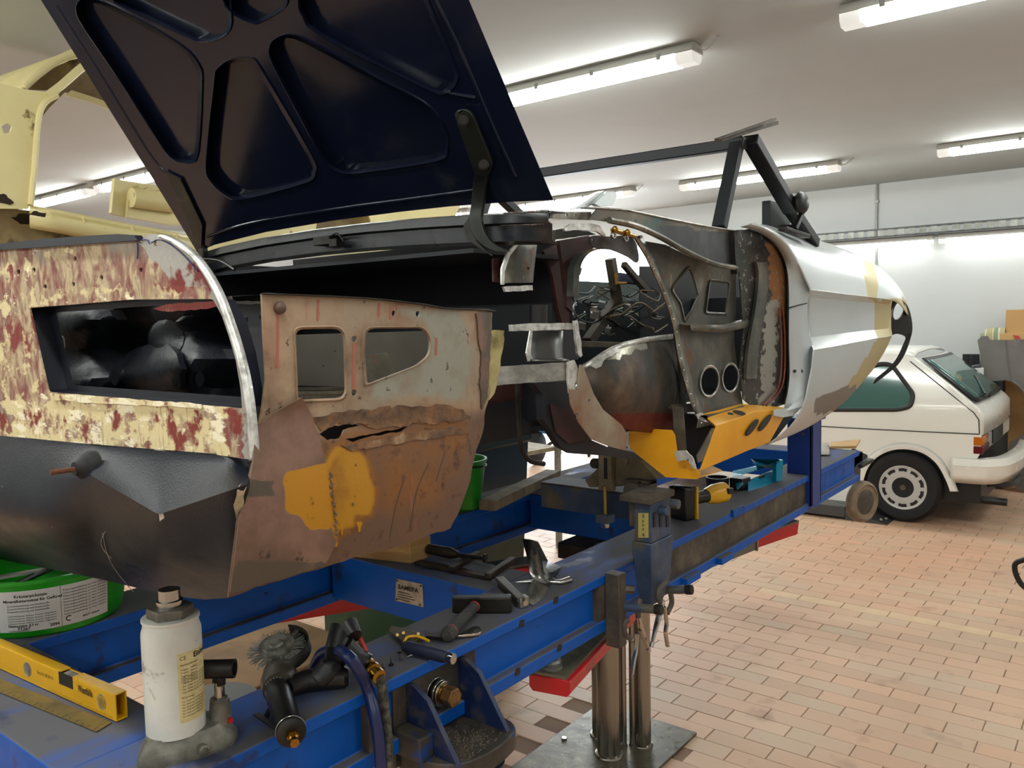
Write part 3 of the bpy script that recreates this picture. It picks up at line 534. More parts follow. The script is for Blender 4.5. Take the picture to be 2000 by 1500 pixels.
SH('rust_crust', m_crust, jag([(606,815),(650,806),(720,800),(790,792),(860,790),(905,800),(922,815),(880,826),(830,826),(770,832),(742,838),(702,826),(660,826),(628,842)], 4, 10, 5), lambda x, y: brownf(x, y, -.001-crn.uniform(0, .0028)), (), (0,.004,0), 7, BP)
SH('rust_crust', m_crust, jag([(668,870),(700,866),(745,858),(800,845),(850,838),(900,836),(912,844),(870,852),(800,862),(740,872),(690,882)], 3, 9, 8), lambda x, y: brownf(x, y, -.001-crn.uniform(0, .0024)), (), (0,.004,0), 7, BP)
for dx_, dy_, w_, l_ in ((656,1034,9,32),(668,1030,5,14),(702,1026,6,12)): SH('paint_drip', mat('yellow_drip', 'a5730e', .25), [(p.x, p.y) for p in cr([(dx_-w_,dy_-6),(dx_+w_,dy_-6),(dx_+w_*.4,dy_+l_*.4),(dx_+w_*.35,dy_+l_),(dx_-w_*.35,dy_+l_),(dx_-w_*.4,dy_+l_*.4)], 3, True)], lambda x, y: brownf(x, y, -.0012), (), (0,.001,0), 0, BP)
m_runs = mat('dark_rust_run', '3f2a1c', .5)
for pts_ in ([(790,930),(772,985),(760,1050)], [(835,905),(812,960),(800,1030)], [(868,880),(850,940)]): MB().tube([brownf(p.x, p.y, .0018) for p in cr(pts_, 5)], .0024, 8).build('rust_run', m_runs, BP)
fl_ = MB(); tp = [(511,575),(560,577),(640,580),(700,583),(760,588),(825,596),(862,603),(900,605),(945,606),(962,609)]; fl_.grid([[brownf(x, y)+V((0,-.008,.001)) for x, y in tp], [brownf(x, y-.5)+V((0,.004,0)) for x, y in tp], [brownf(x, y+4)+V((0,.003,0)) for x, y in tp]]); fl_.build('top_flange', m_iron, BP, solid=.002)
for w_ in (w1, w2):
    c = V((sum(p[0] for p in w_)/len(w_), sum(p[1] for p in w_)/len(w_))); g = MB(); rr = []
    for k, o in ((1.08,-.0005),(1.04,-.0035),(1.0,-.0005),(.975,.010)): rr.append([brownf(c.x+(p[0]-c.x)*k, c.y+(p[1]-c.y)*k, o) for p in w_])
    g.loft(rr, caps=False); g.m = [(0, 0, .25)]*len(g.v); g.build('window_bead', m_rustp, BP)
OP = [(498,838),(533,808),(590,776),(610,812),(626,862),(640,915),(648,960),(652,1010),(656,1062),(636,1104),(560,1128),(500,1143),(470,1156),(450,1158),(458,1090),(466,1020),(483,960),(495,900)]
PL = SH('overlap_plate', m_rustplate, OP, lambda x, y: brownf(x, y, -.006-(.010 if y < 800 else 0)*(800-y)/24), (), (0,.0025,0), 14, BP, mask=lambda x, y: (soft(yel)(x, y), .8 if y > 1090 or (480 < x < 540 and 940 < y < 970) else 0, 0))
wd_ = MB()
for i, t in enumerate([k/26 for k in range(27)]): p = brownf(645+14*t+2*math.sin(i*2.1), 925+130*t, -.007); wd_.ball(p, .0022+.001*math.sin(i*1.7), 6)
wd_.build('weld_bead', m_rustplate, PL)
MB().ball(brownf(547,601,-.004), (.009,.008,.009), 14).build('rivet', m_rustplate, BP)
m_drip = mat('pink_primer_run', '9c5a4a', .5)
for x, y0, y1, w_ in ((543,612,720,5),(622,585,628,4),(741,592,620,4),(764,600,625,4),(692,672,762,6),(776,592,606,3),(853,660,695,4)): SH('paint_run', m_drip, [(x-w_/2,y0),(x+w_/2,y0),(x+w_/2-1,y1-3),(x-1,y1),(x-w_/2-1,y1-3)], lambda a, b: brownf(a, b, -.0008), (), (0,.0006,0), 0, BP)
SH('side_fold', m_rustplate, jag([(930,612),(945,610),(960,612),(958,700),(953,775),(942,800),(938,745),(941,700),(935,650)], 1.5, 10, 8), lambda x, y: brownf(x, y, -.006), (), (0,.002,0), 12, BP, mask=lambda x, y: (0, .5, 0))
SH('zinc_bracket', mat('scraped_brass_plate', 'a99a5e', .4, .6, ramp=[(.3,'6e5f35'),(.5,'b8ab74'),(.7,'cfc596')], scale=12), jag([(961,645),(985,646),(984,670),(974,730),(966,768),(955,782),(957,720)], 1.2, 8, 4), pY(1.02), (), (0,.003,0), 0, BP)
# grey box panel and ledges behind the windows
gp = SH('inner_box_panel', mat('olive_grey_primer', '4b483e', .6, ramp=[(.3,'44413a'),(.7,'55524a')], scale=5), [(540,655),(870,645),(880,745),(700,756),(540,752)], pY(1.30), [ell(655,686,2,2,8), ell(632,715,2,2,8)], (0,.003,0))
SH('small_bracket', m_bare, [(700,696),(757,688),(774,730),(712,755)], pY(1.20), (), (0,.003,0), 0, gp)
for k, y in enumerate((762,770,778)): SH('ledge', mat_armtop if k % 2 else m_grime, [(560,y-4),(880,y-10),(880,y-5),(560,y+2)], pY(1.27-.02*k), (), (0,.02,0), 0, gp)
# ---- bonnet: skin, pressed frame with six cells, hinges
HA = R(55); hn = V((math.sin(HA), 0, math.cos(HA))); hp = V((1.40, 0, 1.945))
def hoodf(x, y, o=0): d = ray(x, y); return CAM+d*((hp+hn*o-CAM).dot(hn)/d.dot(hn))
hout = [(385,492),(420,478),(520,453),(650,431),(780,414),(880,403),(1000,394),(1080,391),(915,0),(852,-150),(-12,-150),(80,0),(300,352)]
cells_ = [[(156,21),(165,4),(217,18),(343,91),(381,130),(387,168),(380,298),(364,311),(336,301),(305,255),(231,140),(171,52)], [(228,-14),(245,7),(367,66),(395,75),(437,63),(444,28),(425,-40),(300,-70)], [(441,-4),(465,25),(490,37),(506,37),(546,14),(554,-4),(545,-60),(450,-60)],
    [(430,140),(455,122),(487,122),(504,140),(602,308),(607,336),(595,350),(483,380),(451,380),(417,350),(410,315),(425,165)], [(533,95),(545,80),(574,76),(640,108),(740,163),(820,205),(850,235),(866,266),(866,292),(850,308),(700,331),(665,329),(640,312),(600,240),(540,125)], [(590,0),(598,30),(617,56),(720,110),(845,171),(868,175),(884,160),(882,130),(827,0),(790,-80),(620,-80)]]
cells_ = [[(p.x, p.y) for p in cr([(*q,) for q in c], 3, True)] for c in cells_]
BN = sheet(hout, (), lambda x, y: hoodf(x, y, .024), 60, hn*.0015).build('bonnet', m_hood, CR)
grow = []
for c in cells_:
    g = V((sum(p[0] for p in c)/len(c), sum(p[1] for p in c)/len(c)))
    n_ = len(c); gr = []
    for i, p in enumerate(c):
        t = (V(c[(i+1) % n_])-V(c[i-1])).normalized(); nn = V((t.y, -t.x)); nn = nn if nn.dot(V(p)-g) > 0 else -nn; gr.append(tuple(V(p)+nn*9))
    grow.append(gr)
sheet(hout, grow, lambda x, y: hoodf(x, y, 0), 45, hn*.0012).build('bonnet_frame', m_hood, BN, smooth=60)
for c, g in zip(cells_, grow):
    mid = [tuple(V(a).lerp(V(b), .55)) for a, b in zip(c, g)]
    q = MB(); q.loft([[hoodf(*p, 0.0002) for p in g], [hoodf(*tuple(V(p).lerp(V(m_), .35)), -.0035) for p, m_ in zip(g, mid)], [hoodf(*p, .003) for p in mid], [hoodf(*p, .0235) for p in c]], caps=False); q.build('cell_bead', m_hood, BN, smooth=70)
for path in ([(405,462),(480,438),(580,420),(700,402),(800,389),(925,372)], [(852,0),(905,110),(960,240),(1008,345)], [(110,10),(200,150),(300,310),(345,350)], [(870,178),(895,184),(930,190)]):
    MB().tube([hoodf(p.x, p.y, .001) for p in cr(path, 6)], .0045, 8).build('pressed_ridge', m_hood, BN)
m_hinge = mat('hinge_steel', '1d1f1b', .4, .5, ramp=[(.3,'161815'),(.6,'2b2d27'),(.75,'4f5142')], scale=14)
HG = sheet(rpoly([(884,216),(918,214),(963,322),(950,346),(927,342)], [18,18,16,10,10]), (), lambda x, y: hoodf(x, y, -.016), 0, hn*.006).build('hinge', m_hinge, BN, bevel=.001)
for x, y in ((905,236),(945,322)):
    MB().cyl(hoodf(x, y, -.016), hoodf(x, y, -.024), .011, n=16).build('washer', m_iron, HG); MB().cyl(hoodf(x, y, -.024), hoodf(x, y, -.036), .008, n=6).build('bolt', m_iron, HG)
arm_ = MB(); pth = [hoodf(945,330,-.012), hoodf(938,360,-.008)]+[AX(x, y, 1.37) for x, y in ((934,400),(930,430),(938,458),(956,478),(985,492))]; pth = cr(pth, 5)
arm_.loft([[p+V((-.004,s_*.016,0)) for s_ in ()] or [p+V((-.005,.0,0))+V((0,-.017,.0)), p+V((.005,-.017,0)), p+V((.005,.017,0)), p+V((-.005,.017,0))] for p in pth]); arm_.build('hinge_arm', m_hinge, HG, bevel=.0015)
SH('hinge_foot', m_iron, [(905,440),(922,415),(930,470),(960,500),(930,470),(908,462)][:4]+[(912,468)], pX(1.39), (), (.006,0,0), 0, HG)
lh = MB(); lh.box(AX(388,505,1.392), AX(404,440,1.41)); lh.build('hinge', m_hinge, BN, bevel=.002); SH('hinge_strap', m_hinge, [(322,335),(352,350),(395,440),(392,500),(383,490),(372,440)], lambda x, y: hoodf(x, y, -.008), (), hn*.005, 0, BN)
# ---- scuttle beam and dark boot cavity
stp = [(396,494),(440,481),(520,464),(620,448),(720,436),(820,427),(920,420),(1000,416),(1078,413)]
sc = MB(); rows = []
for dx, dz in ((.05,.002),(0,0),(-.012,-.004),(-.014,-.022),(.0,-.026),(.0,-.060),(.02,-.066)): rows.append([AX(x, y, 1.42)+V((dx,0,dz)) for x, y in stp])
sc.grid(rows); sc.build('scuttle', mat('scuttle_paint', (.009,.010,.013), .32, rvar=.08, layers=[dict(c='2b2c2c', t=(.5,.65), scale=9)]), CR, solid=.003)
lt = MB(); q = AX(640,470,1.405); lt.box(q+V((-.02,-.03,-.012)), q+V((.01,.035,.010))); lt.box(q+V((-.022,-.06,-.02)), q+V((.0,-.03,.0))); lt.tube(cr([q+V((-.01,-.02,.005)), q+V((-.02,-.06,.012)), q+V((-.02,-.085,-.01)), q+V((-.01,-.06,-.02))], 5), .003, 6); lt.build('bonnet_latch', m_iron, CR, bevel=.002)
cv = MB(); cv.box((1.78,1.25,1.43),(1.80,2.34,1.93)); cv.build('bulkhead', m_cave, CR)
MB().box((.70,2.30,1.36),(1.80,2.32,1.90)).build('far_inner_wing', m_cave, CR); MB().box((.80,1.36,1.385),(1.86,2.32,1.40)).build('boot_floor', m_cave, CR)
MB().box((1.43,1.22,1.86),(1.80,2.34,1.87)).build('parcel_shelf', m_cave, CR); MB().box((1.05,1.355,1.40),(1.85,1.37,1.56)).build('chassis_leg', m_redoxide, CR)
MB().tube(cr([AX(x, y, 1.30) for x, y in ((396,506),(430,510),(458,527))], 4), .004, 6).build('wire', m_black, CR)
for a, b in (((435,530),(436,600)),((490,530),(466,562)),((497,545),(500,590))): MB().tube([AX(*a, 1.6), AX(*b, 1.6)], .003, 6).build('rib_line', m_inner, CR)
SH('corner_post', m_inner, [(440,590),(515,590),(520,800),(495,805),(475,700)], pX(.74), [ell(482,625,2.5,6,8), ell(508,620,2,5,8)], (.003,0,0), 0)
SH('corner_flange', m_bare, jag([(444,583),(448,578),(452,588),(516,589),(516,594),(450,594)], 1, 9, 3), pX(.735), (), (.004,0,0))
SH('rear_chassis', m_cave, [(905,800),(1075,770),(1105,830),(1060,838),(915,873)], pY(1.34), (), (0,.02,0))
SH('red_inner_panel', m_redoxide, [(935,740),(1105,735),(1130,840),(1010,835),(920,850)], pY(1.42), (), (0,.003,0))
MB().tube(cr([AY(x, y, 1.22) for x, y in ((1010,745),(1011,800),(1014,850),(1022,882),(1036,900),(1062,906))], 6), .0065, 12).build('drain_pipe', m_iron, CR)
# ---- cut-open rear quarter: patched steel pieces between boot and door post
SH('scuttle_end_patch', mat('scraped_painted_steel', '77756f', .4, .6, ramp=[(.3,'3b3a3a'),(.45,'8d8b86'),(.55,'6e2a26'),(.6,'a09d97'),(.75,'c3c1bc')], scale=30, stretch=(.4,1,2)), jag([(970,428),(985,415),(1070,410),(1068,420),(1062,438),(978,441)], .8, 12, 2), pX(1.415), (), (.004,0,0))
RQ = SH('drilled_patch', m_edge if False else mat('dull_galvanised', '8a857a', .45, .6, ramp=[(.3,'66615a'),(.5,'8e897d'),(.7,'b0aca1')], scale=25), [(1075,414),(1155,414),(1154,430),(1073,427)], pY(1.02), [ell(1107,420,2.2,3,8), ell(1124,420,2,2.6,8)], (0,.004,0))
SH('cut_tab', m_edge, jag([(1102,446),(1115,437),(1150,436),(1172,441),(1178,452),(1184,460),(1180,462),(1168,453),(1130,449),(1104,451)], .8, 7, 5), pY(1.00), (), (0,.006,0))
SH('torn_bracket', m_bare, jag([(1040,464),(1065,452),(1100,446),(1150,452),(1165,458),(1130,462),(1085,468),(1060,470)], 1, 9, 6), pY(1.08), (), (0,.004,0))
# hanging spring mount
SM = SH('spring_mount', m_bare, [(1014,473),(1049,478),(1044,520),(1041,552),(983,554),(980,520),(990,492)], lambda x, y: AY(x, y, 1.16+.0006*(x-1010)**2/20), [ell(1032,524,2,3,8)], (0,.003,0), 12)
SH('mount_edge', m_edge, [(1012,472),(1016,474),(996,500),(986,530),(985,556),(980,556),(980,525),(991,494)], pY(1.145), (), (0,.004,0), 0, SM)
SH('bright_flange', m_edge, jag([(984,560),(1040,557),(1041,567),(988,570)], .8, 8, 4), pY(1.13), (), (0,.006,0), 0, SM)
SH('red_tab', m_redoxide, [(963,505),(977,503),(976,552),(964,550)], pY(1.20), (), (0,.004,0), 0, SM)
# damper turret: can, cut flanges, tray
DT = MB().cyl(AY(1052,632,1.20), AY(1052,596,1.20), .022, n=24).build('damper_can', mat('can_black_red', '1b1716', .45, layers=[dict(c='5c211b', t=(.55,.62), scale=12)]), CR)
SH('cut_flange', m_edge, jag([(999,634),(1030,632),(1110,631),(1122,632),(1121,643),(1060,645),(1000,647)], .8, 10, 8), pY(1.06), (), (0,.008,0), 0, DT)
SH('cut_flange', m_edge, jag([(1122,627),(1129,626),(1134,660),(1138,694),(1134,698),(1128,690)], .9, 8, 9), pY(1.05), (), (0,.006,0), 0, DT)
tc_ = MB(); a0, a1 = AY(1038,645,1.10), AY(1098,646,1.10); b0_, b1_ = AY(1032,705,1.08), AY(1098,703,1.08)
rows = []
for t in [i/10 for i in range(11)]:
    u = a0.lerp(a1, t); d = b0_.lerp(b1_, t); bul = V((0,-.03*math.sin(t*math.pi),0)); rows.append([u+bul, u.lerp(d, .5)+bul, d.lerp(u, .06)+bul*1.1, d+bul*1.4+V((0,-.012,0))])
tc_.grid(rows); tc_.build('curved_tray', mat('dark_smooth_steel', '5a5a58', .35, .8, rvar=.06), DT, solid=.003)
SH('tray_side', m_cave, [(1098,646),(1122,644),(1130,702),(1098,703)], pY(1.12), (), (0,.003,0), 0, DT)
SH('tray_edge', m_edge, [(1036,645),(1041,645),(1036,690),(1042,704),(1032,706),(1028,690)], pY(1.075), (), (0,.003,0), 0, DT)
LS = SH('longitudinal_strip', mat('polished_cut_steel', '9d9b94', .3, .85, ramp=[(.3,'6f6c64'),(.5,'9f9d96'),(.7,'cccac5')], scale=18, stretch=(.6,1,1)), jag([(976,716),(1040,712),(1106,707),(1109,743),(1060,746),(1000,750),(968,754)], .8, 14, 3), pY(1.04), [ell(x, 739, 1.6, 1.8, 8) for x in (1041,1056,1072,1088)], (0,.004,0))
SH('scraped_gusset', m_edge, jag([(1107,707),(1122,703),(1132,725),(1130,765),(1112,768),(1108,742)], .8, 10, 5), pY(1.035), [ell(1125,751,2.5,4,8)], (0,.004,0), 0, LS)
# arch lip and wheelhouse
AL = SH('arch_lip_panel', m_orange, [(1112,760),(1128,762),(1133,712),(1140,716),(1160,770),(1178,800),(1215,830),(1226,850),(1222,880),(1190,872),(1155,858),(1130,825),(1115,790)], pY(1.03), [ell(1151,783,2.5,4,8), ell(1126,812,3,5,8)], (0,.003,0), 14)
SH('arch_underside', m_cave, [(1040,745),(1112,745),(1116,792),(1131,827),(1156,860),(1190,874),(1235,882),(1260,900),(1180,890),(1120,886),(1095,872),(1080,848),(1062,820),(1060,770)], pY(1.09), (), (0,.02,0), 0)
SH('arch_red_inside', m_redoxide, [(1075,790),(1115,800),(1130,830),(1150,858),(1110,866),(1086,845)], pY(1.085), (), (0,.003,0), 0)
dc = (1232, 755)
def domef(x, y):
    r_ = ((x-dc[0])/110)**2+((y-dc[1])/125)**2; return AY(x, y, 1.13-.085*max(0, 1-r_))
dome = [(p.x, p.y) for p in cr([(1134,716),(1150,706),(1180,686),(1215,670),(1260,660),(1312,654),(1324,664),(1328,700),(1332,760),(1330,810),(1322,842),(1285,846),(1240,842),(1205,828),(1172,796),(1150,752)], 3, True)]
DM = SH('wheelhouse', m_dome, dome, domef, (), (0,.003,0), 11, mask=lambda x, y: (1 if y > 805 and x > 1190 else 0, 1 if (y < 708-(x-1150)*.28+6 and x < 1260) else 0, 0))
de = [(1134,716),(1150,706),(1180,686),(1215,670),(1260,660),(1312,654)]; MB().grid([[domef(x, y)+V((0,-.004,.003)) for x, y in de], [domef(x, y+8)+V((0,-.003,0)) for x, y in de]]).build('ground_edge', m_edge, DM, solid=.002)
SH('scraped_corner', m_edge, jag([(1152,706),(1200,680),(1212,684),(1180,700),(1172,715),(1162,720),(1148,714)], 1, 7, 11), lambda x, y: domef(x, y)+V((0,-.004,0)), (), (0,.002,0), 0, DM)
SH('dome_post', m_dome, [(1318,652),(1326,646),(1332,700),(1340,780),(1345,840),(1322,842),(1330,780),(1326,700)], pY(1.10), (), (0,.006,0), 10, DM, mask=lambda x, y: (0, .2, 0))
SH('sill_gap_shade_plate', m_cave, [(1222,838),(1330,842),(1345,840),(1350,905),(1318,846),(1226,842)], pY(1.12), (), (0,.004,0), 0, DM)  # black sheet standing in for the shade in the sill gap
# inner quarter panel
qo = [(1238,462),(1256,470),(1300,478),(1340,498),(1394,520),(1437,528),(1438,600),(1434,660),(1440,720),(1452,796),(1405,812),(1366,822),(1352,792),(1338,745),(1326,700),(1318,648),(1304,598),(1284,548),(1262,502)]
dia = rpoly([(1346,524),(1353,540),(1363,576),(1350,606),(1338,624),(1331,592),(1314,566),(1326,548)], [5,3,4,4,3,4,6,4]); rec = rpoly([(1388,549),(1424,553),(1418,612),(1380,610)], 5); ov1 = ell(1386,745,17,28,20,.08); ov2 = ell(1427,738,15,26,20,.05)
IQ = SH('inner_quarter_panel', m_bare, qo, lambda x, y: AY(x, y, 1.03+.02*math.sin((y-460)/340*3.1)), [dia, rec, ov1, ov2], (0,.003,0), 13)
qf = lambda x, y, o: AY(x, y, 1.03+.02*math.sin((y-460)/340*3.1)+o)
for w_, nm in ((dia,'diamond_rim'),(rec,'square_rim'),(ov1,'oval_rim'),(ov2,'oval_rim')):
    c = V((sum(p[0] for p in w_)/len(w_), sum(p[1] for p in w_)/len(w_))); g = MB()
    g.loft([[qf(c.x+(p[0]-c.x)*k, c.y+(p[1]-c.y)*k, o) for p in w_] for k, o in ((1.16,0),(1.08,-.005),(1.0,-.001),(.96,.012))], caps=False); g.build(nm, m_bare if nm != 'oval_rim' else m_edge, IQ)
le = [(1240,462),(1262,502),(1284,548),(1304,598),(1318,648),(1326,700),(1338,745),(1352,792),(1366,822)]; le = [(p.x, p.y) for p in cr(le, 4)]
g = MB(); g.grid([[qf(x-1, y, -.012) for x, y in le], [qf(x+5, y-1, -.014) for x, y in le], [qf(x+13, y-3, -.001) for x, y in le]]); g.build('weld_flange', mat('weld_flange_steel', '7d7a70', .35, .75, ramp=[(.3,'55524a'),(.55,'8a877d'),(.72,'c0beb6')], scale=25), IQ, solid=.003)
for i in range(0, len(le), 2):
    x, y = le[i]; MB().ball(qf(x+4, y, -.016), .0025, 8).build('spot_weld', m_edge, IQ)
g = MB(); a, b = [qf(x, y, -.004) for x, y in ((1326,634),(1390,636),(1455,624))], [qf(x, y, -.004) for x, y in ((1328,646),(1390,650),(1455,636))]
g.grid([[p+V((0,-.035,0)) for p in a], a]); g.grid([[p+V((0,-.035,0)) for p in a], [p+V((0,-.035,0)) for p in b]]); g.build('shelf_bracket', m_bare, IQ, solid=.003)
SH('lower_step', m_bare, [(1366,812),(1405,806),(1452,792),(1462,806),(1420,822),(1380,832),(1362,836)], pY(1.0), (), (0,.003,0), 0, IQ)
for k in range(10): MB().ball(AY(1370+8.4*k, 826-3.1*k, .998), .0028, 8).build('spot_weld', m_edge, IQ)
# upper side rail with ground weld seam
URo = [(1150,428),(1166,409),(1180,406),(1230,412),(1300,427),(1370,441),(1436,452),(1442,520),(1436,528),(1394,516),(1340,494),(1290,466),(1240,444),(1195,434)]
UR = SH('upper_side_rail', mat('patched_green_steel', '55534b', .45, .5, ramp=[(.3,'39413c'),(.45,'55524a'),(.6,'6d6355'),(.75,'8d8676')], scale=5, detail=8, rvar=.1, layers=[dict(c='1f4a45', t=(.58,.64), scale=7, metal=0), dict(c='3b3c3e', attr='R', t=(.4,.6), amp=.3)]), URo, pY(.99), (), (0,.004,0), 13, mask=lambda x, y: (1 if y > 440+(x-1300)*.12 and x > 1290 else 0, 0, 0))
g = MB(); tpp = [(1170,407),(1230,412),(1300,427),(1370,441),(1438,452)]; g.grid([[AY(x, y, .985)+V((0,0,.002)) for x, y in tpp], [AY(x, y, .985)+V((0,.05,.006)) for x, y in tpp]]); g.build('ground_seam', m_edge, UR, solid=.003)
g = MB(); tpp = cr([(1190,430),(1240,441),(1290,463),(1340,491),(1394,515),(1438,523)], 5); g.tube([AY(p.x, p.y, .982) for p in tpp], .008, 8); g.build('drip_channel', m_bare, UR)
SH('seam_edge', m_iron, [(1434,450),(1440,450),(1445,528),(1440,535),(1436,500)], pY(.975), (), (0,.02,0), 0, UR)
# brass hinge pins, bracket, inner pillars
HB = MB().cyl(AY(1196,449,.98), AY(1240,462,.98), .0055, n=14).build('brass_hinge', m_brass, CR)
for x, y in ((1201,450),(1225,456)):
    MB().ball(AY(x, y-2, .972), .008, 12).build('hinge_knuckle', m_brass, HB); MB().lathe(AY(x-1, y+9, .975), (.2,1,0), [(.005,0),(.008,0),(.008,.006),(.005,.006)], 16, False).build('hinge_ring', m_chrome, HB)
SH('grey_bracket', mat('brownish_grey_steel', '4d4744', .45, .4, ramp=[(.3,'3a3533'),(.7,'645d59')], scale=6), [(p.x, p.y) for p in cr([(1152,468),(1160,460),(1190,462),(1225,460),(1240,470),(1248,500),(1244,513),(1228,502),(1195,488),(1170,486),(1155,478)], 3, True)], lambda x, y: AY(x, y, 1.05-.03*math.sin((x-1150)/100*3.14)), [ell(1158,469,2.5,3,8)], (0,.004,0), 9)
SH('red_pillar', m_redoxide, [(1092,470),(1150,460),(1166,480),(1150,490),(1128,505),(1116,545),(1118,610),(1108,600),(1100,520)], pY(1.16), (), (0,.01,0), 0)
g = MB(); pth = cr([AY(x, y, 1.14) for x, y in ((1164,486),(1140,494),(1124,515),(1119,545),(1118,580))], 5); g.loft([[p+V((-.010,-.010,0)), p+V((.012,-.012,0)), p+V((.012,.012,0)), p+V((-.010,.012,0))] for p in pth]); g.build('arched_rib', m_bare, CR, bevel=.002)
SH('dark_arch_post', m_redoxide, [(1062,490),(1098,470),(1104,540),(1112,590),(1112,640),(1098,630),(1090,600),(1080,540)], pY(1.24), (), (0,.01,0), 0)
# cabin interior seen through the quarter opening
m_teal = mat('dark_teal_paint', '0b2422', .5, ramp=[(.3,'081413'),(.6,'10302d'),(.75,'1c2b29')], scale=4)
MB().box((1.85,2.28,1.40),(4.2,2.30,1.90)).build('far_cabin_side', m_teal, CR); MB().box((1.80,1.30,1.40),(3.3,2.30,1.41)).build('cabin_floor', m_cave, CR); MB().box((3.15,1.15,1.41),(3.2,2.28,1.78)).build('dashboard_bulkhead', m_cave, CR)
SH('quarter_hole_shade_panel', m_cave, [(1250,520),(1470,520),(1470,700),(1250,668)], pY(1.5), (), (0,.004,0))  # black panel added so the diamond and square holes look dark inside
def bar_px(name, a, b, Yv, w_, mt, h=None): return MB().bar(AY(*a, Yv), AY(*b, Yv), w_, h or w_, up=(0,1,0)).build(name, mt, CR, bevel=.002)
m_strut = mat('brown_strut_steel', '4a4239', .5, .5, ramp=[(.3,'393229'),(.7,'5d5347')], scale=9)
bar_px('seat_strut', (1204,588), (1148,668), 1.60, .035, m_strut); bar_px('seat_strut', (1192,505), (1206,590), 1.60, .032, m_strut); bar_px('seat_rail', (1132,672), (1210,674), 1.45, .02, m_grime); bar_px('cross_strut', (1218,516), (1262,568), 1.45, .02, m_strut); bar_px('tube_bar', (1204,542), (1252,548), 1.58, .035, m_navy)
MB().tube([AY(1203,533,1.55), AY(1204,553,1.55), AY(1222,553,1.55)], .006).build('yellow_pipe', mat('yellow_plastic', '9c6c10', .5), CR)
rn = random.Random(12); m_wire = [mat('wire_'+n, c, .5) for n, c in (('grey','4f4a42'),('tan','75664f'),('black','0d0d0d'),('teal','1e3b38'))]
for k in range(34):
    x, y = rn.uniform(1125,1310), rn.uniform(575,640); pts = [(x, y)]
    for j in range(4): x = min(1312, max(1120, x+rn.uniform(-34,34))); y = min(655, max(560, y+rn.uniform(-22,22))); pts.append((x, y))
    Yv = rn.uniform(1.4,1.9); MB().tube(cr([AY(*p, Yv+rn.uniform(-.06,.06)) for p in pts], 6), rn.uniform(.002,.004), 6).build('loose_wire', m_wire[k % 4], CR)
for k in range(14):
    p = AY(rn.uniform(1130,1305), rn.uniform(590,645), rn.uniform(1.5,1.9)); MB().obox(p, (.02*rn.uniform(.5,1.2),.008,.004), (-.004,.012,.003), (.002,0,.010)).build('connector', (m_strut, m_grime, m_black)[k % 3], CR)
# ---- rusty door post with pressed channel
po = [(1440,449),(1462,448),(1490,458),(1512,476),(1528,502),(1537,540),(1538,640),(1539,740),(1530,790),(1505,800),(1470,794),(1452,780),(1446,720),(1452,640),(1446,560)]
DP = SH('door_post', mat('dark_post_steel', '35312d', .5, .4, ramp=[(.3,'272523'),(.5,'3a3733'),(.7,'4b443c')], scale=6, detail=8, layers=[dict(c='27403b', t=(.58,.66), scale=6, k=.7), dict(attr='R', c='8a5c33', t=(.42,.62), scale=22, amp=.8, rough=.8, metal=.1), dict(attr='G', c='a5a196', t=(.5,.62), scale=50, amp=1.2, metal=.8, rough=.35)], bump=.15), po, lambda x, y: AY(x, y, 1.02-.03*(x-1445)/90), (), (0,.004,0), 10, mask=lambda x, y: (1 if (1518+(y-480)*.06-18 < x < 1536 and 478 < y < 610) else 0, 1 if abs(x-(1508-(y-600)*.06)) < 12 and y > 590 else .25, 0))
df = lambda x, y, o: AY(x, y, 1.02-.03*(x-1445)/90+o)
g = MB(); chp = cr([(1486,512),(1490,540),(1484,600),(1470,680),(1466,740)], 5); g.loft([[df(p.x-14, p.y, -.002), df(p.x-8, p.y, -.012), df(p.x+7, p.y, -.012), df(p.x+12, p.y, -.002)] for p in chp]); g.build('post_channel', m_bare, DP)
for dx in (0, 7): MB().tube(cr([df(x+dx, y, -.006) for x, y in ((1522,600),(1526,660),(1525,730),(1515,765),(1490,792))], 6), .0035, 8).build('pipe', mat('copper_red_pipe', '6e3a2c', .45, .4), DP)
g = MB(); ed = cr([(1462,448),(1490,458),(1512,476),(1528,502),(1537,540),(1538,640),(1539,740),(1530,790)], 5); g.grid([[df(p.x-4, p.y, -.004) for p in ed], [df(p.x+2, p.y, -.012) for p in ed], [df(p.x+4, p.y, 0) for p in ed]]); g.build('post_edge', m_iron, DP, solid=.003)
# ---- grey door jamb strip and new silver wing
A_ = cr([(1447,443),(1470,448),(1500,464),(1525,492),(1538,530),(1541,580),(1541,660),(1542,740),(1530,800),(1512,812)], 5); B_ = cr([(1466,437),(1500,449),(1535,476),(1562,520),(1582,566),(1577,592),(1578,645),(1588,684),(1578,745),(1567,794)], 5)
jm = MB(); jm.grid([[AY(p.x, p.y, .968) for p in A_], [AY(a.x*.5+b.x*.5, a.y*.5+b.y*.5, .948) for a, b in zip(A_, B_)], [AY(p.x, p.y, .93) for p in B_]]); JB = jm.build('door_jamb', m_jamb, CR, solid=.003, smooth=80)
for x, y in ((1552,725),(1565,725)): MB().cyl(AY(x, y, .946), AY(x, y, .952), .006, n=12).build('screw_hole', m_ink, JB)
MB().tube([AY(1541,601,.966), AY(1560,596,.94), AY(1576,592,.928)], .002, 6).build('seam', m_iron, JB)
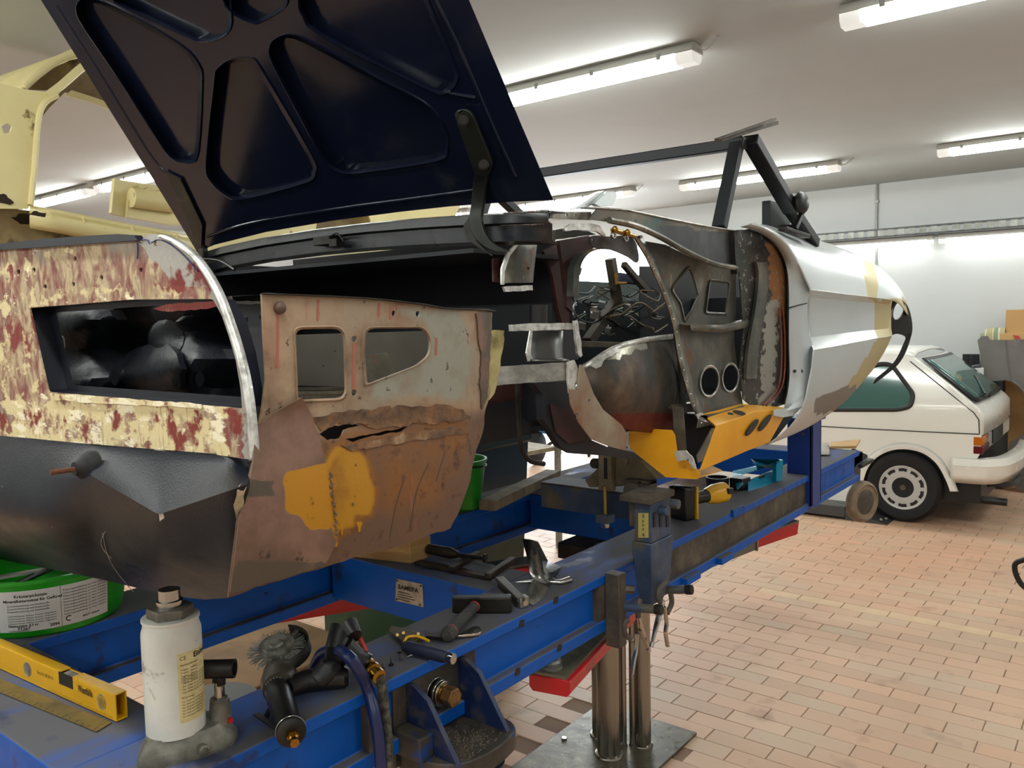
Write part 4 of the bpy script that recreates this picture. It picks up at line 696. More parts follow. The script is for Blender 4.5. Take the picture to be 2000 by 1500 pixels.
rows = [[(1466,436,1.02),(1500,441,1.06),(1540,452,1.08),(1600,470,1.08),(1660,492,1.07),(1715,521,1.06),(1750,554,1.05),(1770,588,1.045),(1780,622,1.04)],
        [(1490,444,.985),(1530,458,1.0),(1570,474,1.0),(1620,495,1.0),(1670,516,1.0),(1718,543,.995),(1748,568,.99),(1764,592,.985),(1770,612,.98)],
        [(1536,476,.945),(1565,492,.95),(1600,508,.955),(1640,524,.955),(1682,541,.955),(1720,560,.955),(1742,574,.955),(1754,586,.955),(1758,595,.955)],
        [(1582,566,.92),(1600,568,.92),(1625,571,.92),(1655,575,.92),(1690,579,.925),(1715,582,.93),(1730,584,.935),(1738,585,.94),(1741,586,.945)],
        [(1579,580,.955),(1600,582,.955),(1625,584,.955),(1655,587,.955),(1690,590,.957),(1715,592,.960),(1730,594,.962),(1737,594,.963),(1740,594,.965)],
        [(1577,620,.965),(1600,620,.965),(1625,621,.965),(1655,621,.965),(1690,622,.967),(1715,622,.969),(1730,622,.97),(1737,622,.972),(1740,622,.974)],
        [(1580,660,.958),(1600,657,.958),(1625,654,.958),(1655,650,.958),(1690,646,.96),(1715,644,.962),(1730,642,.964),(1737,641,.966),(1740,641,.968)],
        [(1588,684,.915),(1605,681,.915),(1630,677,.915),(1660,671,.918),(1692,665,.925),(1716,660,.932),(1731,658,.94),(1738,656,.944),(1742,655,.95)],
        [(1582,735,.92),(1600,730,.92),(1622,724,.922),(1648,717,.927),(1676,708,.935),(1698,700,.945),(1713,694,.955),(1722,690,.962),(1727,687,.968)],
        [(1567,794,.93),(1583,787,.93),(1603,779,.933),(1626,770,.94),(1650,758,.95),(1672,745,.962),(1688,734,.973),(1698,728,.98),(1703,724,.985)],
        [(1540,836,.955),(1560,826,.955),(1584,815,.957),(1608,802,.962),(1634,787,.972),(1656,770,.985),(1673,755,.996),(1684,744,1.005),(1690,738,1.01)],
        [(1497,869,1.0),(1530,856,1.0),(1562,842,1.0),(1592,826,1.005),(1622,806,1.012),(1648,786,1.02),(1667,766,1.03),(1680,751,1.036),(1686,744,1.04)]]
def dens(rs):
    out = []
    for r_ in rs: out.append(cr([V(p) for p in r_], 4))
    up3 = []
    for j in range(len(out[0])): up3.append(cr([out[0][j], out[1][j], out[2][j], out[3][j]], 4))
    lo = []
    for j in range(len(out[0])): lo.append(cr([out[7][j], out[8][j], out[9][j], out[10][j], out[11][j]], 3))
    res = [[c[i] for c in up3] for i in range(len(up3[0]))]+out[4:7]+[[c[i] for c in lo] for i in range(len(lo[0]))]
    return [[(p.x, p.y, p.z) for p in r_] for r_ in res]
NR = len(rows); base_rows = rows; rows = dens(rows)
g = MB(); g.grid([[AY(*p) for p in r_] for r_ in rows]); ms = []
for i, r_ in enumerate(rows):
    for j, p in enumerate(r_):
        x, y, _q = p; tan = 1.0 if (y > 800 and y > 840-(x-1500)*.12+20-(x-1567)*.38) else 0
        band = 1.0 if (x > 1706 and y > 583 and y < 650) or (x > 1716-(y-655)*.62 and y > 655) or (1690 < x < 1712 and y < 583) else 0
        patch_ = .8 if (y > 772-(x-1600)*.42+6 and y < 812-(x-1600)*.42 and 1590 < x < 1672) else 0
        ms.append((max(tan, band*.85), patch_, 0))
g.m = ms
WG = g.build('silver_wing', m_alu, CR, solid=.003, smooth=24)
for a, b in ((3,.0015),(7,.0018)): MB().tube([AY(p.x, p.y, p.z-.0005) for p in cr([V(q) for q in base_rows[a]], 5)], b, 6).build('crease_edge', m_alu, WG)
SH('vent_slot', m_ink, [(p.x, p.y) for p in cr([(1537,469),(1555,470),(1572,480),(1576,485),(1560,484),(1545,477)], 3, True)], lambda x, y: AY(x, y, .985), (), (0,.004,0), 0, WG)
lf = [[(1497,869),(1530,856),(1562,842),(1600,822)],[(1522,838),(1545,822),(1570,808),(1600,800)]]
# nose ring: headlamp opening and black grille surround
noses = [(p.x, p.y) for p in cr([(1742,588),(1758,586),(1770,594),(1778,612),(1782,640),(1778,662),(1768,690),(1754,712),(1734,730),(1715,744),(1706,750),(1712,738),(1736,718),(1752,698),(1764,672),(1768,658),(1752,652),(1741,654),(1740,640)], 3, True)]
NZ = SH('nose_surround', mat('black_grille_paint', (.003,.003,.003), .7, spec=.2), noses, lambda x, y: AY(x, y, 1.0+(.03 if y > 660 else 0)), [ell(1754,606,9,19,20,.35)], (.008,.001,0), 12)
hl = [AY(x, y, .985) for x, y in ell(1754,606,10,20,24,.35)]; g = MB(); g.loft([[p+V((0,-.004,0)) for p in hl], [p+V((.006,.003,0)) for p in hl]], caps=False); g.build('headlamp_ring', m_black, NZ, solid=.002)
# ---- yellow sill
YS = SH('sill_cross_plate', m_sill, [(1227,842),(1236,836),(1312,840),(1318,850),(1322,880),(1334,895),(1350,905),(1366,924),(1362,936),(1300,932),(1242,886),(1228,872)], pX(2.05), (), (.003,0,0), 20)
SH('weld_edge', m_edge, jag([(1222,846),(1228,842),(1229,876),(1222,870)], .8, 7, 3), pX(2.045), (), (.006,0,0), 0, YS)
SH('turned_tab', m_bare, [(1313,793),(1334,796),(1338,845),(1340,880),(1318,880),(1316,845)], pX(2.08), (), (.003,0,0), 0, YS)
SH('torn_flap', m_edge, jag([(1317,882),(1340,880),(1352,892),(1360,916),(1352,914),(1344,896),(1324,902)], 1.2, 6, 4), pX(2.02), (), (.003,0,0), 0, YS)
SH('tab_top', m_bare, [(1310,790),(1352,788),(1356,805),(1318,806)], pY(1.06), (), (0,.003,0), 0, YS)
s1 = [AY(x, y, Yv) for x, y, Yv in ((1372,809,1.02),(1398,832,.965),(1366,920,.972))]; s2 = [AY(x, y, Yv) for x, y, Yv in ((1445,790,1.02),(1474,804,.965),(1460,880,.972))]; s3 = [AY(x, y, Yv) for x, y, Yv in ((1500,793,1.02),(1540,798,.965),(1502,864,.972))]
g = MB(); g.grid([s1, s2, s3]); SL = g.build('sill_box', m_sill, CR, solid=.004, bevel=.003, smooth=20)
SH('sill_end_flange', m_edge, [(1360,810),(1370,806),(1402,826),(1400,834),(1364,818)], pY(1.0), (), (0,.004,0), 0, SL)
SH('sill_end_strip', m_bare, [(1392,836),(1399,836),(1372,900),(1364,904),(1362,890)], pY(.967), (), (0,.004,0), 0, SL)
for c in ((1470,835),(1495,826)): SH('oval_hole', m_ink, ell(c[0], c[1], 5, 20, 16, .62), pY(.958), (), (0,.004,0), 0, SL)
for c, a in (((1445,806),(12,4)),((1428,808),(5,2.5))): SH('oval_hole', m_ink, ell(*c, *a, 14, .25), lambda x, y: AY(x, y, .962), (), (0,.004,0), 0, SL)
MB().prism([AY(1362,932,.98), AY(1410,918,.98), AY(1392,910,1.05), AY(1346,920,1.05)], (0,0,-.003)).build('bottom_flange', m_sill, SL)
SH('sill_tunnel_shade', m_cave, [(1318,806),(1364,810),(1396,834),(1366,900),(1340,890),(1336,850)], pX(2.25), (), (.004,0,0), 0, SL)  # shade inside the sill end, put in as a black sheet
SH('wing_closing_plate', m_cave, [(1500,800),(1545,797),(1560,800),(1510,862),(1495,868)], pY(1.0), (), (0,.004,0), 0, SL)
SH('lower_jamb', m_jamb, [(1512,800),(1567,794),(1550,812),(1530,815),(1512,812)], pY(.95), (), (0,.003,0), 0, SL)
# ================================================================ brace frame of square tube standing in the cabin
m_tube2 = mat('navy_tube_paint', '090b13', .45, layers=[dict(c='3c3a39', t=(.64,.76), scale=9, rough=.6), dict(c='5c1a1e', t=(.68,.71), scale=14)])
m_greytube = mat('grey_tube_steel', '2c3033', .5, .4)
BF = thing('brace_frame', 'dark square-tube brace frame standing on the roofless cabin', 'frame', (2.5,1.6,1.95))
ap = AY(1452,276,1.02)
MB().bar(V((ap.x,2.06,AX(1055,338,ap.x).z)), AX(1455,279,ap.x), .035, .035).build('cross_tube', m_tube2, BF, bevel=.003)
for dx in (-.16,.62): MB().bar((ap.x,2.05,ap.z-.02), (ap.x+dx,2.05,1.92), .035, .035, up=(0,1,0)).build('leg', m_tube2, BF, bevel=.003)
MB().bar(AY(1441,272,1.04), AY(1405,445,1.04), .030, .04, up=(0,1,0)).build('leg', m_greytube, BF, bevel=.002)
MB().bar(AY(1465,272,1.01), AY(1545,410,1.01), .035, .05, up=(0,1,0)).build('leg', m_tube2, BF, bevel=.003)
MB().bar(AY(1535,395,1.015), AY(1590,475,1.015), .035, .042, up=(0,1,0)).build('leg', m_tube2, BF, bevel=.003)
MB().box(AY(1504,460,1.06), AY(1528,404,1.09)).build('post_stub', m_greytube, BF, bevel=.002); MB().bar(AY(1525,448,1.06), AY(1560,446,1.06), .03, .04, up=(0,1,0)).build('stub_brace', m_iron, BF)
for k, (a, b, w_) in enumerate((((1400,272),(1512,233),.006),((1404,274),(1516,240),.012))): o = tag(MB().bar(AY(*a, 1.0+.02*k), AY(*b, .98+.02*k), .016, w_, up=(0,0,1)).build('metal_strip', m_grime, bevel=.001), ('thin upper' if k == 0 else 'thick lower')+' steel strip lying across the brace frame apex', 'metal strip')
CL = thing('clamp_lever', 'black round knob and lever clamp at the foot of the brace frame', 'clamp', AY(1560,460,1.0))
MB().lathe(AY(1556,398,.985), (-.25,-1,.1), [(.005,0),(.032,.004),(.038,.012),(.038,.022),(.030,.030),(.006,.034)], 28).build('knob', m_black, CL)
MB().cyl(AY(1570,407,.97), AY(1553,448,.97), .0095, n=14).build('lever', m_black, CL); MB().bar(AY(1528,446,.975), AY(1575,462,.975), .03, .014).build('foot', m_iron, CL, bevel=.003)
# silver bracket sticking up behind the scuttle
SBk = thing('sheet_bracket', 'bright silver sheet metal bracket lying behind the scuttle under the lamp', 'bracket', AY(1180,400,1.6))
MB().prism([AY(x, y, 1.6) for x, y in ((1125,408),(1165,378),(1180,372),(1182,380),(1150,404))], (0,.03,0)).build('flange', m_alu, SBk, bevel=.002); MB().prism([AY(x, y, 1.58) for x, y in ((1160,398),(1186,374),(1203,374),(1206,384),(1196,402),(1172,404))], (0,.02,0)).build('plate', m_alu, SBk, bevel=.002)
# ================================================================ cream body shell raised on the lift behind
m_cream = mat('cream_car_paint', 'd6c88e', .42, ramp=[(.3,'cdbf88'),(.7,'dccf98')], scale=2.5, rvar=.06, layers=[dict(c='7a6238', t=(.66,.72), scale=8, rough=.7), dict(c='3a2a1b', t=(.74,.77), scale=20)])
m_creamin = mat('cream_inner_brown', '7d6a42', .6, ramp=[(.3,'5f4a2e'),(.5,'7b6840'),(.7,'938155')], scale=4, layers=[dict(c='3f2c1c', t=(.58,.68), scale=8)])
m_rusthole = mat('deep_rust', '2a1c12', .9)
CS = thing('cream_body_shell', 'cream coloured bare car body shell raised behind the navy bonnet', 'car body', (2.3,3.7,1.9)); YC = 3.6
def CSH(name, mt, o, fn=None, holes=(), th=(0,.012,0), step=0, parent=None, **k): return sheet(o, holes, fn or pY(YC), step, th).build(name, mt, parent or CS, **k)
CP = CSH('pillar_panel', m_cream, [(-560,165),(0,163),(45,174),(95,180),(118,182),(108,186),(86,197),(76,216),(71,250),(66,330),(60,400),(55,408),(-560,400)], holes=[rpoly([(3,247),(14,240),(24,247),(20,258),(8,261)], 2)])
MB().tube(cr([AY(x, y, 3.59) for x, y in ((112,186),(90,198),(78,220),(72,262),(67,330),(60,400))], 5), .012, 8).build('door_edge', m_cream, CP)
CSH('rust_hole', m_rusthole, jag([(-10,378),(12,380),(22,390),(28,396),(20,400),(5,396),(-10,394)], 1.5, 5, 3), pY(3.595), (), (0,.004,0), 0, CP)
g = MB(); ra_ = cr([(44,172),(70,145),(100,121),(128,106),(160,95),(230,85)], 5); rb2 = cr([(52,174),(78,152),(108,130),(136,117),(165,110),(235,100)], 5)
g.grid([[AY(p.x, p.y, 3.62) for p in ra_], [AY(p.x, p.y-3, 3.60) for p in ra_], [AY(p.x, p.y, 3.60) for p in rb2]]); g.grid([[AY(p.x, p.y, 3.62) for p in ra_], [AY(p.x, p.y, 3.62)+V((0,.9,.05)) for p in ra_]]); g.build('roof', m_cream, CS, solid=.01, smooth=60)
CSH('roof_underside', m_creamin, [(55,175),(80,152),(108,131),(136,118),(165,112),(165,128),(140,150),(112,172),(90,176)], pY(3.66))
g = MB(); g.loft([[AY(x+a, y+b, 3.58+c) for a, b, c in ((-6,-5,0),(7,6,0),(8,7,.05),(-5,-4,.05))] for x, y in ((92,186),(120,165),(150,138),(180,115))]); g.build('screen_pillar', m_cream, CS, bevel=.004)
g = MB(); g.loft([[AY(x+a, y+b, 3.64) for a, b in ((-4,-3),(4,3))]+[AY(x+4, y+3, 3.70), AY(x-4, y-3, 3.70)] for x, y in ((76,228),(92,208),(110,190),(140,160))]); g.build('window_frame', m_creamin, CS)
CSH('header_rail', m_cream, [(128,186),(180,200),(226,218),(260,235),(260,222),(225,206),(190,192),(140,176)], pY(4.4), [ell(167,199,2.5,2.5,8)]); CSH('roof_lining', m_creamin, [(120,178),(165,125),(215,120),(260,225),(226,208),(180,192)], pY(4.5))
g = MB(); si = [(-260,330),(-60,392),(58,401),(120,412),(200,428),(300,446),(400,465)]; rr = []
for dy, yy in ((0,3.62),(6,3.59),(11,3.595),(13,3.575),(22,3.57),(34,3.58),(44,3.60)): rr.append([AY(x, y+dy, yy) for x, y in si[2:]])
g.grid(rr); SIL = g.build('window_sill_rail', m_cream, CS, solid=.004, smooth=50)
for x, y in ((100,416),(162,424),(258,442),(345,457)): MB().bar(AY(x-2, y-2, 3.572), AY(x+3, y+12, 3.572), .008, .006).build('joint_bead', m_cream, SIL)
CSH('rusty_sill', m_creamin, jag([(-560,380),(-10,405),(60,412),(120,424),(200,440),(260,452),(300,462),(300,500),(-560,560)], 2.5, 14, 8), pY(3.64), [jag([(22,425),(45,416),(70,418),(85,428),(70,436),(40,438)], 2, 7, 2), jag([(150,440),(170,436),(190,444),(175,452),(155,450)], 2, 7, 5)], (0,.02,0), 20)
CSH('sill_backing', m_rusthole, [(-560,385),(60,415),(320,465),(320,520),(-560,580)], pY(3.70))
CSH('rust_flake', m_rusthole, jag([(55,418),(66,412),(90,416),(88,424),(76,428),(60,424)], 2, 5, 6), pY(3.57), (), (0,.003,0), 0, SIL)
PB = CSH('rear_bulkhead', m_cream, [(226,350),(280,358),(400,378),(400,440),(330,440),(222,420)], pY(4.2))
CSH('bulkhead_edge', m_cream, [(224,348),(240,352),(246,372),(248,424),(222,418),(218,415)], pY(4.15), (), (0,.03,0), 0, PB)
for k in range(6): MB().tube([AY(268+k*12, 364+k*2.4+(9 if k % 2 else 0), 4.19), AY(280+k*12, 366.4+k*2.4+(0 if k % 2 else 9), 4.19)], .011, 8).build('zigzag_bead', m_cream, PB)
MB().cyl(AY(256,386,4.1), AY(340,398,4.1), .05, n=20).build('cross_tube', m_cream, PB); CSH('lower_bulkhead', m_cream, [(250,392),(345,402),(352,430),(330,438),(248,424)], pY(4.12), (), (0,.02,0), 0, PB)
# front wing of the shell seen below the bonnet
FWp = CSH('front_wing', m_cream, [(380,470),(430,440),(620,385),(720,370),(860,350),(900,400),(860,480),(400,520)], pY(4.0), [[(p.x, p.y) for p in cr([(616,470),(618,440),(628,418),(655,406),(700,405),(722,425),(728,470)], 4)]], (0,.012,0), 0)
CSH('wheel_arch_inside', m_creamin, [(600,395),(745,395),(745,480),(600,480)], pY(4.12)); CSH('arch_rust', m_rusthole, jag([(640,408),(690,402),(730,404),(725,416),(680,414),(650,418)], 2, 8, 3), pY(4.05))
# legs of the second lift under the shell
for x, y in ((1.7,4.3),(3.6,4.3)): MB().box((x-.06,y-.06,0),(x+.06,y+.06,1.92)).build('lift_post', m_steelgrey, CS); MB().box((x-.5,y-.5,1.92),(x+.3,y+.08,1.98)).build('lift_pad', m_steelgrey, CS)
# ================================================================ things on the bench
m_jack = mat('silver_hammer_paint', 'cdcdc6', .42, .1, ramp=[(.3,'c2c2ba'),(.7,'d6d6cf')], scale=8, rvar=.08, layers=[dict(c='4d463a', t=(.60,.68), scale=14), dict(c='35322b', t=(.72,.74), scale=60)], bump=.1)
m_cast = mat('oily_cast_iron', '6d6a60', .45, .4, ramp=[(.3,'4a473e'),(.5,'6b685e'),(.7,'8e8b80')], scale=18, bump=.4, bscale=90)
m_paper = mat('aged_label', 'c9b987', .6, ramp=[(.3,'b7a46f'),(.6,'cfc190'),(.75,'8a6f3f')], scale=22)
m_white = mat('white_label', 'c9c9c6', .5)
JX, JY = .685, 1.262
JK = thing('bottle_jack', 'silver hydraulic bottle jack with yellowed label standing on the near rail', 'jack', (JX,JY,1.0))
MB().lathe((JX,JY,1.0),(0,0,1),[(.0,.036),(.047,.036),(.047,.20),(.0465,.206),(.044,.214),(.043,.222),(.0455,.224),(.0455,.228),(.040,.229),(.0,.229)],40).build('cylinder', m_jack, JK)
MB().cyl((JX,JY,1.226),(JX,JY,1.245),.037,n=6).build('hex_cap', m_cast, JK, bevel=.002); MB().lathe((JX,JY,1.243),(0,0,1),[(.021,0),(.021,.012),(.017,.013),(.017,.03)],24).build('ram', m_chrome, JK)
g = MB(); bo_ = rpoly([(-.068,-.05),(.02,-.058),(.085,-.04),(.10,.0),(.085,.04),(.02,.055),(-.05,.05)], .03, 4)
rot = R(-25); rt = lambda x, y: (JX+x*math.cos(rot)-y*math.sin(rot), JY+x*math.sin(rot)+y*math.cos(rot))
g.loft([[V((*rt(x*k, y*k), z)) for x, y in bo_] for k, z in ((1.0,1.0),(1.0,1.010),(.86,1.024),(.74,1.038))]); g.build('base', m_cast, JK, smooth=50)
px0 = rt(.07,0); MB().lathe((px0[0],px0[1],1.02),(0,0,1),[(.019,0),(.018,.03),(.016,.05),(.014,.052)],20).build('pump_body', m_cast, JK); MB().cyl((px0[0],px0[1],1.065),(px0[0],px0[1],1.10),.009,n=16).build('pump_piston', m_chrome, JK)
so = V((px0[0],px0[1],1.122)); dr_ = V((.62,-.78,0)).normalized(); MB().lathe(so-dr_*.03, dr_, [(.011,0),(.016,.001),(.016,.058),(.012,.058),(.012,.03)],24).build('handle_socket', m_iron, JK, smooth=50); MB().box(so-V((.007,.01,.028)), so+V((.008,.01,-.006))).build('pump_link', m_iron, JK, bevel=.002)
q = V((*rt(.035,-.055),1.014)); MB().lathe(q, (-.2,-1,.1), [(.009,-.01),(.009,.006),(.006,.008),(.006,.003)],16).build('release_valve', m_cast, JK); q = V((*rt(.084,-.016),1.035)); MB().box(q-V((.004,.003,.004)), q+V((.003,.003,.004))).build('red_plug', m_red, JK)
def oncyl(cx, cy, r0, r1, z0, z1, a0, s0=-1):
    """label coordinates on a cone: u along the surface to the viewer's right (m), v up (m)"""
    def f(u, v): t = (v)/(z1-z0); r_ = r0+(r1-r0)*t; a = a0+u/r_; return V((cx+r_*math.cos(a), cy+r_*math.sin(a), z0+v))
    return f
aj = math.atan2(-JY, -JX)      # towards the viewer
jf = oncyl(JX, JY, .0472, .0472, 1.036, 1.20, aj)
def patch(f, u0, u1, v0, v1, n, mt, name, parent, off=None):
    g = MB(); g.grid([[f(u0+(u1-u0)*i/n, v0), f(u0+(u1-u0)*i/n, v1)] if False else [f(u0+(u1-u0)*i/n, v0+(v1-v0)*j/2) for j in range(3)] for i in range(n+1)]); return g.build(name, mt, parent)
LB = patch(jf, .006, .076, .026, .142, 14, m_paper, 'label', JK)
jf2 = oncyl(JX, JY, .0475, .0475, 1.036, 1.20, aj)
def jt(s, size, u, v, m=None, b=.0): return text(s, size, lambda x, y: jf2(u+x, v+y), m or m_ink, LB, bold=b)
jt('Einhell', .013, .034, .129, b=.03); jt('CE', .009, .010, .130); jt('Hydraulikheber', .0055, .010, .120); jt('Warnung!', .0055, .010, .066)
for k in range(5): jt('Traglast   2000 kg', .0042, .010, .113-.0052*k)
for k in range(7): jt('- Der Heber ist nur zum Heben', .0042, .010, .100-.0050*k+(0 if k else 0)) if k < 6 else None
for k in range(6): jt('Vor Gebrauch Anleitung lesen', .0040, .010, .060-.0050*k)
SHB = MB()
# spirit level
dL = V((-.07,1,0)).normalized(); nL = V((1,.07,0)).normalized(); e0 = V((.668,1.436,1.0015)); LV = thing('spirit_level', 'yellow box-section spirit level lying on the end crossbeam', 'spirit level', e0)
m_yel = mat('yellow_powder_coat', 'd9a406', .35, layers=[dict(c='8a6a12', t=(.70,.74), scale=30)])
W_, H_ = .022, .050
def lv(a, b, c): return e0+dL*a+nL*b+V((0,0,c))     # a along from the cut end, b across, c up
g = MB(); t = .0025
for b0, b1, c0, c1 in ((0,W_,0,t),(0,W_,H_-t,H_),(0,t,t,H_-t),(W_-t,W_,t,H_-t)):
    spans = ((0,.145),(.19,.50)) if c1 == H_ else ((0,.50),)
    for s0, s1 in spans: g.add([lv(a, b, c) for a in (s0, s1) for b in (b0, b1) for c in (c0, c1)], [(0,1,3,2),(4,6,7,5),(0,4,5,1),(2,3,7,6),(0,2,6,4),(1,5,7,3)])
BD = g.build('body', m_yel, LV, bevel=.0006)
g = MB(); g.add([lv(a, b, c) for a in (.147,.188) for b in (-.0006,W_+.0004) for c in (H_-.020,H_-.004)], [(0,1,3,2),(4,6,7,5),(0,4,5,1),(2,3,7,6),(0,2,6,4),(1,5,7,3)]); g.build('vial_block', mat('vial_clear', '8f8d7c', .15, ramp=[(.4,'77756a'),(.6,'a3a190')], scale=20), LV, bevel=.001)
g = MB(); g.add([lv(a, b, c) for a in (.143,.192) for b in (-.001,.0) for c in (H_-.024,H_)], [(0,1,3,2),(4,6,7,5),(0,4,5,1),(2,3,7,6),(0,2,6,4),(1,5,7,3)]); g.build('vial_frame', m_ink, LV)
for a in (.045, .315):
    MB().lathe(lv(a, .001, H_*.52), -nL, [(.003,.001),(.012,.001),(.0145,.002),(.0145,.0)],24).build('end_vial', mat('vial_grey', '86847c', .2, .3, ramp=[(.3,'55534c'),(.6,'a6a49a')], scale=60), LV)
for k in range(4): MB().add([lv(a, -.0004, c) for a in (.07 if k % 2 else .065, .14) for c in (.012+.0045*k, .0126+.0045*k)], [(0,1,3,2)]).build('groove_line', mat('groove_amber', 'a87d05', .5), LV)
tx = lambda s, size, a, c, sx=1, b=0: text(s, size, lambda x, y: lv(a-x, -.0012, c+y), m_ink, LV, sx=sx, bold=b)
tx('Westfalia', .018, .124, .028, .74, .022); tx('Best.Nr. 68 09 74', .010, .275, .027, .85)
for k in range(44): a = .012+.005*k*1.02; MB().add([lv(a+d, -.0008, c) for d in (0,.0008) for c in (.0015,.0015+(.007 if k % 5 == 0 else .0045))], [(0,1,3,2)]).build('scale_mark', m_ink, LV)
# steel rule
p0, p1, p2 = AZ(188,1430,1.001), AZ(218,1412,1.001), AZ(0,1353,1.001); d = (p2-p0); RU = tag(MB().prism([p0, p1, p1+d*1.6, p0+d*1.6], (0,0,.0012)).build('steel_rule', mat('tarnished_brass_rule', '7d6c3f', .4, .7, ramp=[(.3,'66583a'),(.5,'8d7d4c'),(.7,'5f564a')], scale=12)), 'tarnished steel rule lying flat in front of the spirit level', 'ruler')
for k in range(24): a = p0+d*(.03+.06*k)+(p1-p0)*.06; MB().add([a+V((0,0,.0013)), a+(p1-p0)*(.3 if k % 5 == 0 else .18)+V((0,0,.0013)), a+(p1-p0)*(.3 if k % 5 == 0 else .18)+d*.006+V((0,0,.0013)), a+d*.006+V((0,0,.0013))], [(0,1,2,3)]).build('scale_mark', m_ink, RU)
# green lick bucket with label
m_green = mat('green_plastic', '149414', .35, rvar=.05)
bx, by = .845, 2.135
BU = thing('feed_bucket', 'bright green plastic bucket with white paper label at the left edge', 'bucket', (bx,by,1.0)); r0, r1, hb = .165, .187, .135
MB().lathe((bx,by,1.0),(0,0,1),[(0,.0),(r0-.006,0),(r0,.006),(r1,hb-.004),(r1+.006,hb-.003),(r1+.006,hb+.006),(r1-.002,hb+.006),(r1-.004,hb-.02),(r0-.004,.01),(0,.008)],48).build('tub', m_green, BU, smooth=50)
ab = math.atan2(-by, -bx); bf = oncyl(bx, by, r0+.0014, r1+.0012, 1.006, 1.006+hb-.01, ab); bf2 = oncyl(bx, by, r0+.0019, r1+.0017, 1.006, 1.006+hb-.01, ab)
BL = patch(bf, -.105, .138, .012, .112, 26, m_white, 'label', BU)
bt = lambda s, size, u, v, al='LEFT': text(s, size, lambda x, y: bf2(u+x, v+y), m_ink, BL, align=al, bold=.02 if size > .0074 else 0)
bt('Kräuterpickstein', .010, -.035, .096, 'CENTER'); bt('Mineralfuttermittel für Geflügel', .0095, -.032, .085, 'CENTER')
for k in range(3): bt('Zusammensetzung und Inhaltsstoffe', .006, -.085, .075-.007*k)
for k in range(4): bt('Calciumcarbonat, Melasse, Kräuter, Magnesium', .0052, -.085, .050-.006*k)
bt('Nettomasse: 4,5 kg', .008, -.085, .025+.0); bt('71267', .011, -.066, .0165); bt('2094', .010, .0, .0175)
for k in range(26):
    u = -.084+.0016*k; w_ = (.0005,.0009,.0004,.0011)[k*7 % 4]; MB().add([bf2(u, .0145), bf2(u+w_, .0145), bf2(u+w_, .0225-.009), bf2(u, .0225-.009)] if False else [bf2(u, .0005+.0125), bf2(u+w_, .0130), bf2(u+w_, .0160), bf2(u, .0160)], [(0,1,2,3)]).build('barcode_bar', m_ink, BL)
for k in range(9): bt('Fütterungsempfehlung: zur freien Aufnahme', .0058, .030, .098-.0075*k)
bt('49377 Ankum', .0075, .070, .022); MB().add([bf2(.0245,.012), bf2(.0252,.012), bf2(.0252,.112), bf2(.0245,.112)], [(0,1,2,3)]).build('label_rule', m_ink, BL)
MB().tube([bf2(.040+.006*math.cos(t_), .028+.006*math.sin(t_)) for t_ in [R(50+28*i) for i in range(10)]], .0012, 6).build('round_mark', m_ink, BL)
MB().tube(cr([(bx-.12,by-.14,1.0+hb),(bx-.02,by-.17,1.03+hb),(bx+.1,by-.12,1.0+hb)],5), .007, 8).build('bucket_tool', m_black, BU); MB().bar((bx-.16,by-.08,1.01+hb),(bx-.02,by-.16,1.02+hb),.02,.006).build('bucket_strap', m_steelgrey, BU)
tag(MB().lathe((1.10,2.33,1.0),(0,0,1),[(0,0),(.10,0),(.10,.10),(.105,.11),(0,.11)],32).build('cardboard_tub', mat('cardboard_tan','8d7143',.8,ramp=[(.3,'7c6239'),(.7,'9c7f4d')],scale=9)), 'tan cardboard tub behind the green bucket under the valance', 'tub')
# second green bucket and bin behind the panel
b2 = V((2.29,2.075,1.0)); B2 = thing('green_bucket', 'small bright green bucket with wire handle on the far rail', 'bucket', b2)
MB().lathe(b2,(0,0,1),[(0,0),(.095,0),(.118,.175),(.124,.176),(.124,.186),(.116,.186),(.093,.01),(0,.01)],36).build('tub', m_green, B2, smooth=50); MB().tube([b2+V((.121*math.cos(R(a)),.121*math.sin(R(a)),.178-.02*math.sin(R(a+140)))) for a in range(-140,41,12)], .003, 6).build('handle', m_iron, B2)
BI = thing('waste_bin', 'dark green plastic bin standing on the floor behind the bench', 'bin', (2.95,2.62,0)); m_dg = mat('dark_green_plastic', '10301f', .4)
g = MB(); g.loft([[V((2.95+a*s_,2.62+b*s_,z)) for a, b in ((-.22,-.24),(.22,-.24),(.22,.24),(-.22,.24))] for s_, z in ((.8,0),(1,1.12),(1.06,1.12),(1.06,1.16))]); g.build('body', m_dg, BI, bevel=.01); MB().prism([(2.70,2.36,1.16),(3.20,2.36,1.16),(3.20,2.88,1.26),(2.70,2.88,1.26)],(0,0,.03)).build('lid', m_dg, BI, bevel=.01); MB().tube(cr([(2.78,2.36,1.20),(2.80,2.33,1.30),(3.1,2.33,1.34),(3.15,2.36,1.20)],5), .018, 10).build('grip', m_dg, BI)
tag(MB().box((2.3,2.32,.0),(2.36,2.9,.95)).build('green_board', mat('green_paint_board','1c3a22',.5)), 'dark green board standing behind the bench, below the far rail', 'board')
